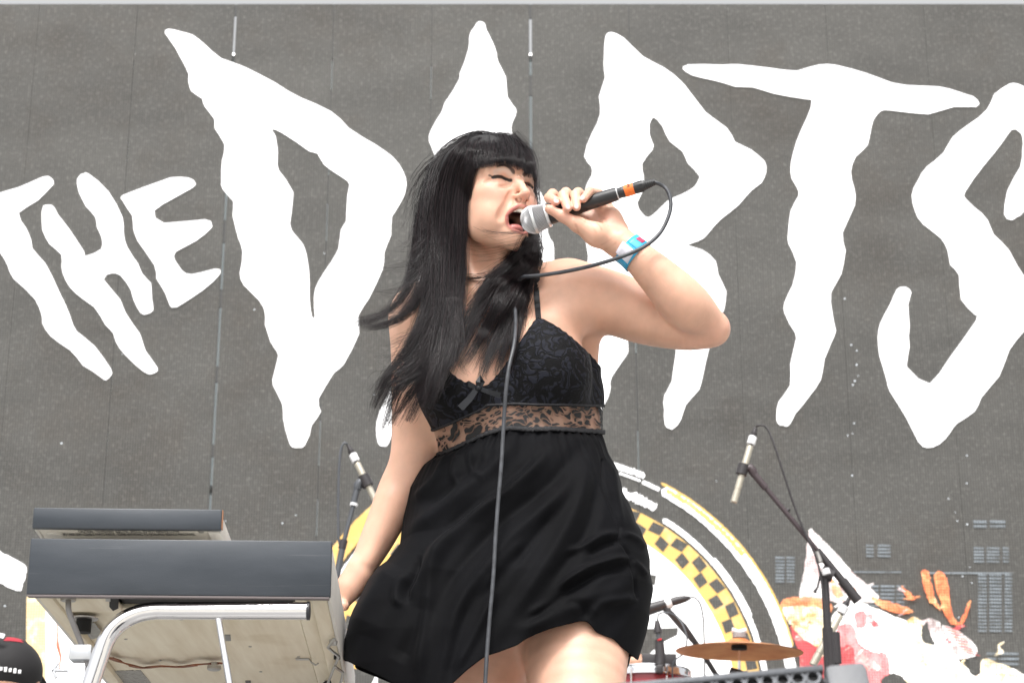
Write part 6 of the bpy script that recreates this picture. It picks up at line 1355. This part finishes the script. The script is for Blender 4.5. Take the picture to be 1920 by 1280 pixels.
part_tube('body', [(1190, 1150), (1215, 1142), (1248, 1132)], [.021, .021, .018], M_blk2, dm, 16, Y=YD+.12); part_tube('ring', [(1248, 1133), (1258, 1129)], .0195, M_white_p, dm, 16, Y=YD+.12); part_tube('plug', [(1257, 1129), (1270, 1125), (1284, 1122), (1294, 1120)], [.014, .015, .012, .006], M_blk2, dm, 12, Y=YD+.12)
cable('microphone_cable', [(1294, 1120, YD+.12), (1303, 1120, YD+.12), (1313, 1132, YD+.12), (1318, 1155, YD+.12), (1320, 1190, YD+.13), (1321, 1230, YD+.14), (1322, 1300, YD+.15)], .0028, 'thin dark cable dropping from the drum microphone behind the cymbal')

# floor monitor close to the camera
YM = 1.75; A_ = P(1602, 1241, YM); B_ = P(1188, 1279, YM-.0); eu = (B_-A_).normalized(); WL = .50; nrm_ = Vector((0, -.95, .30)); nrm_ = (nrm_-eu*nrm_.dot(eu)).normalized(); ev = eu.cross(nrm_).normalized(); ev = ev if ev.z < 0 else -ev
mon = empty('floor_monitor', tuple(Vector((A_.x-.25, A_.y+.1, STAGE_Z))), 'grey wedge floor monitor with a perforated metal grille at the bottom edge of the picture', 'stage monitor')
M_grl = mat('grille_grey', (.075, .08, .09), .45, .3, bump=.2, bscale=200); M_case = mat('monitor_case', (.14, .145, .155), .55, bump=.25, bscale=300, noise_amt=.12)
GW, GH, PT = .44, .26, .0132; g0 = A_ + eu*.030 + ev*.004
bm = bmesh.new(); row = 0; y = .006
while y < GH-.006:
    x = .008+(PT/2 if row % 2 else 0)
    while x < GW-.008:
        c0 = g0+eu*x+ev*y; ho = []; hi_ = []; hd_ = []
        for k in range(12):
            a = k*math.pi/6; dx, dy = math.cos(a), math.sin(a); ho.append(bm.verts.new(c0+(eu*dx+ev*dy)*(PT*.515/max(math.cos((a % (math.pi/3))-math.pi/6), .8)*.97 if k % 2 == 0 else PT*.515)+nrm_*0)); hi_.append(bm.verts.new(c0+(eu*dx+ev*dy)*PT*.36-nrm_*.0002)); hd_.append(bm.verts.new(c0+(eu*dx+ev*dy)*PT*.35-nrm_*.0022))
        for k in range(12):
            j = (k+1) % 12; bm.faces.new((ho[k], ho[j], hi_[j], hi_[k])); bm.faces.new((hi_[k], hi_[j], hd_[j], hd_[k]))
        x += PT
    row += 1; y += PT*.866
o = from_bm('grille', bm, M_grl, mon, sm=False)
Rm_ = Matrix((eu, ev, nrm_)).transposed()
def mbox(name, x0, x1, y0, y1, z0, z1, m, bev=.003):
    bm = bmesh.new(); box(bm, A_+eu*(x0+x1)/2+ev*(y0+y1)/2+nrm_*(z0+z1)/2, (x1-x0, y1-y0, z1-z0), Rm_, bev); return from_bm(name, bm, m, mon, auto=35)
mbox('baffle', .028, .028+GW+.006, .006, GH+.008, -.010, -.004, M_bk)
mbox('cabinet', -.008, WL, .002, GH+.03, -.26, -.0105, M_case, .012)
mbox('end_cheek', -.010, .027, .000, GH+.03, -.0104, .003, M_case, .006)
mbox('end_cheek', WL-.028, WL, .000, GH+.03, -.0104, .003, M_case, .006)
mbox('grille_frame', .0275, WL-.0285, -.0005, .0055, -.0104, .0015, M_grl, .001)
bm = bmesh.new(); base = A_+eu*.24; box(bm, (base.x, base.y+.10, (STAGE_Z+A_.z-.2)/2), (.42, .18, max(A_.z-.2-STAGE_Z, .05)), None, .01); from_bm('foot_block', bm, M_case, mon, auto=35)

# ------------------------------------------------------------------ two background people
def figure(label, prims, h, m, loc):
    t = empty('person', loc, label, 'person'); lo = np.min([pbox(p, .02)[0] for p in prims], 0); hi = np.max([pbox(p, .02)[1] for p in prims], 0)
    Vb, Fb = iso(*sdf_grid(prims, lo, hi, h)); from_arrays('body', Vb, Fb, m, t); return t
M_skin2 = mat('skin_background', (.50, .28, .19), .5); M_shirt = mat('black_tshirt', (.012, .012, .014), .85, bump=.4, bscale=60); M_jeans = mat('dark_trousers', (.03, .035, .05), .85)
def clothes(name, prims, m, t, h=.008):
    lo = np.min([pbox(p, .02)[0] for p in prims], 0); hi = np.max([pbox(p, .02)[1] for p in prims], 0); Vb, Fb = iso(*sdf_grid(prims, lo, hi, h)); return from_arrays(name, Vb, Fb, m, t)
S0 = STAGE_Z
# drummer, seated behind the drum
hp = V3(P(1190, 1244, 6.95)); bx0 = hp[0]-.12; by0 = 7.35
def D3(x, y, z): return np.array([bx0+x, by0+y, S0+z])
sh = D3(.17, -.02, 1.02); el_ = np.array([hp[0]+.05, 7.15, hp[2]-.24])
skinp = [cone(sh, el_, .05, .042, .02), cone(el_, hp+np.array([.01, .06, -.06]), .042, .030, .01), cone(hp+np.array([.01, .06, -.06]), hp, .034, .040, .01), cone(D3(-.17, -.02, 1.02), D3(-.26, -.12, .78), .05, .042, .02), cone(D3(-.26, -.12, .78), D3(-.14, -.38, .72), .04, .03, .01), cone(D3(-.14, -.38, .72), D3(-.12, -.44, .72), .03, .03, .01),
         cone(D3(0, 0, 1.06), D3(0, -.01, 1.16), .055, .052, .02), ell(D3(0, -.03, 1.24), (.075, .095, .115), .02), ell(D3(0, -.11, 1.22), (.012, .018, .02), .012), cone(D3(-.07, -.02, .98), D3(0, 0, .6), .1, .1, .05)]
for k in range(4): skinp.append(cone(hp+np.array([-.03+.02*k, -.01, .02]), hp+np.array([-.03+.02*k, -.035, .005]), .009, .008, .006))
dr = figure('drummer in black T-shirt behind the drum with one bare arm raised, mostly hidden', skinp, .006, M_skin2, tuple(D3(0, 0, 0)))
clothes('tshirt', [cone(D3(0, 0, .58), D3(0, 0, .9), .14, .17, .03), cone(D3(-.15, 0, 1.0), D3(.15, 0, 1.0), .075, .075, .06), cone(D3(.15, 0, 1.02), sh*.6+el_*.4, .07, .062, .03), cone(D3(-.15, 0, 1.02), D3(-.22, -.07, .88), .07, .062, .03)], M_shirt, dr)
clothes('trousers', [cone(D3(-.09, 0, .52), D3(-.2, -.42, .5), .09, .065, .02), cone(D3(-.2, -.42, .5), D3(-.2, -.40, .1), .062, .045, .01), cone(D3(.09, 0, .52), D3(.2, -.42, .5), .09, .065, .02), cone(D3(.2, -.42, .5), D3(.2, -.4, .1), .062, .045, .01), ell(D3(0, 0, .55), (.17, .14, .1), .03)], M_jeans, dr)
clothes('hair', [ell(D3(0, -.0, 1.275), (.085, .10, .10), .02)], M_hairbase, dr, .006)
clothes('shoe', [cone(D3(-.2, -.40, .05), D3(-.2, -.54, .035), .05, .04, .01)], M_bk, dr); clothes('shoe', [cone(D3(.2, -.40, .05), D3(.2, -.54, .035), .05, .04, .01)], M_bk, dr)
stl = empty('drum_stool', tuple(D3(0, .02, 0)), 'round black drum stool under the seated drummer', 'stool')
bm = bmesh.new(); lathe(bm, D3(0, .02, .38), (0, 0, 1), [(0, .16), (.02, .17), (.07, .17), (.08, .15)], 28); from_bm('seat', bm, M_shirt, stl, auto=40)
bm = bmesh.new(); tube(bm, [D3(0, .02, .38), D3(0, .02, .02)], .02, 10); lathe(bm, D3(0, .02, 0), (0, 0, 1), [(0, .2), (.02, .2), (.03, .04)], 24); from_bm('pedestal', bm, M_chrome, stl, auto=40)
# crew member with cap, bottom left
YP = 5.3; ct = V3(P(14, 1262, YP)); zc = ct[2]
def K3(x, y, z): return np.array([ct[0]+x, ct[1]+y, zc+z])
crew = figure('crew member at the bottom left corner in black cap with red crown patch', [ell(K3(0, 0, -.02), (.078, .095, .115), .02), cone(K3(0, .01, -.1), K3(0, .02, -.2), .055, .055, .02), ell(K3(.078, .0, -.045), (.012, .022, .032), .01), ell(K3(-.078, .0, -.045), (.012, .022, .032), .01),
               cone(K3(0, .02, -.2), K3(.18, .02, -.27), .05, .045, .02), cone(K3(0, .02, -.2), K3(-.18, .02, -.27), .05, .045, .02), cone(K3(.18, .02, -.27), K3(.22, .0, -.52), .045, .04, .01), cone(K3(-.18, .02, -.27), K3(-.22, .0, -.52), .045, .04, .01), cone(K3(.22, .0, -.52), K3(.26, .24, -.55), .04, .035, .01), cone(K3(-.22, .0, -.52), K3(-.26, .24, -.55), .04, .035, .01), ell(K3(.27, .30, -.55), (.04, .06, .025), .01), ell(K3(-.27, .30, -.55), (.04, .06, .025), .01)], .006, M_skin2, (ct[0], ct[1], S0))
clothes('jacket', [cone(K3(0, .02, -.30), K3(0, .02, -.62), .16, .16, .04), cone(K3(-.16, .02, -.26), K3(.16, .02, -.26), .07, .07, .05), cone(K3(.18, .02, -.27), K3(.23, .0, -.50), .062, .05, .02), cone(K3(-.18, .02, -.27), K3(-.23, .0, -.50), .062, .05, .02), cone(K3(.23, 0, -.5), K3(.25, .14, -.54), .05, .045, .01), cone(K3(-.23, 0, -.5), K3(-.25, .14, -.54), .05, .045, .01)], M_shirt, crew)
bz = S0-zc
clothes('trousers', [ell(K3(0, .02, -.68), (.18, .15, .12), .03), cone(K3(.09, .02, -.72), K3(.12, .34, bz+.1), .09, .07, .02), cone(K3(-.09, .02, -.72), K3(-.12, .34, bz+.1), .09, .07, .02), cone(K3(.12, .34, bz+.07), K3(.12, -.08, bz+.06), .06, .045, .01), cone(K3(-.12, .34, bz+.07), K3(-.12, -.08, bz+.06), .06, .045, .01)], M_jeans, crew)
def capcut(D, X): return np.maximum(D, (zc-.055)-X[..., 2]-.15*(X[..., 1]-ct[1]))
cp_ = [ell(K3(0, 0, .005), (.090, .106, .088), .01)]; lo, hi = pbox(cp_[0], .01); Vc, Fc_ = iso(*sdf_grid(cp_, lo, hi, .004, capcut)); capo = from_arrays('cap', Vc, Fc_, mat('cap_black', (.012, .011, .012), .8, bump=.3), crew)
bm = bmesh.new(); g = bmesh.ops.create_uvsphere(bm, u_segments=28, v_segments=18, radius=1, matrix=Matrix.Translation(Vector(K3(0, 0, .005))) @ Matrix.Diagonal((.0915, .1075, .0895, 1)))
bmesh.ops.delete(bm, geom=[v for v in bm.verts if v.co.z < zc+.070 or v.co.x < ct[0]-.01 or v.co.x > ct[0]+.05], context='VERTS'); from_bm('red_panel', bm, mat('cap_red', (.34, .015, .03), .7), capo, sm=True)
bm = bmesh.new(); pts = [Vector(K3(.0925*math.sin(a), -.1085*math.cos(a)*.75-.02, .03+.05*math.cos(a)-.02*math.sin(a))) for a in np.linspace(-1.2, .1, 14)]
ribbon('stripe', [tuple(p) for p in pts], .014, .0015, mat('cap_white', (.65, .65, .68), .6), capo, [(0, -1, .5)]*14)
text_obj('lettering', 'CREW' if False else 'oooo', .03, M_white_p, capo, K3(.02, -.101, -.005), (1, .05, 0), (0, -1, -.1), depth=.001) if False else None
bm = bmesh.new()
for i in range(6): box(bm, K3(-.002+.011*i, -.1065+.0030*abs(i-1)**1.3, -.006-.001*i), (.008, .002, .010 if i % 2 else .013), None, .001)
from_bm('embroidery', bm, M_white_p, capo, auto=40)
bm = bmesh.new(); box(bm, K3(0, .13, -.0), (.15, .1, .006), Matrix.Rotation(-.15, 3, 'X'), .003); from_bm('peak', bm, M_bk, capo, auto=40)
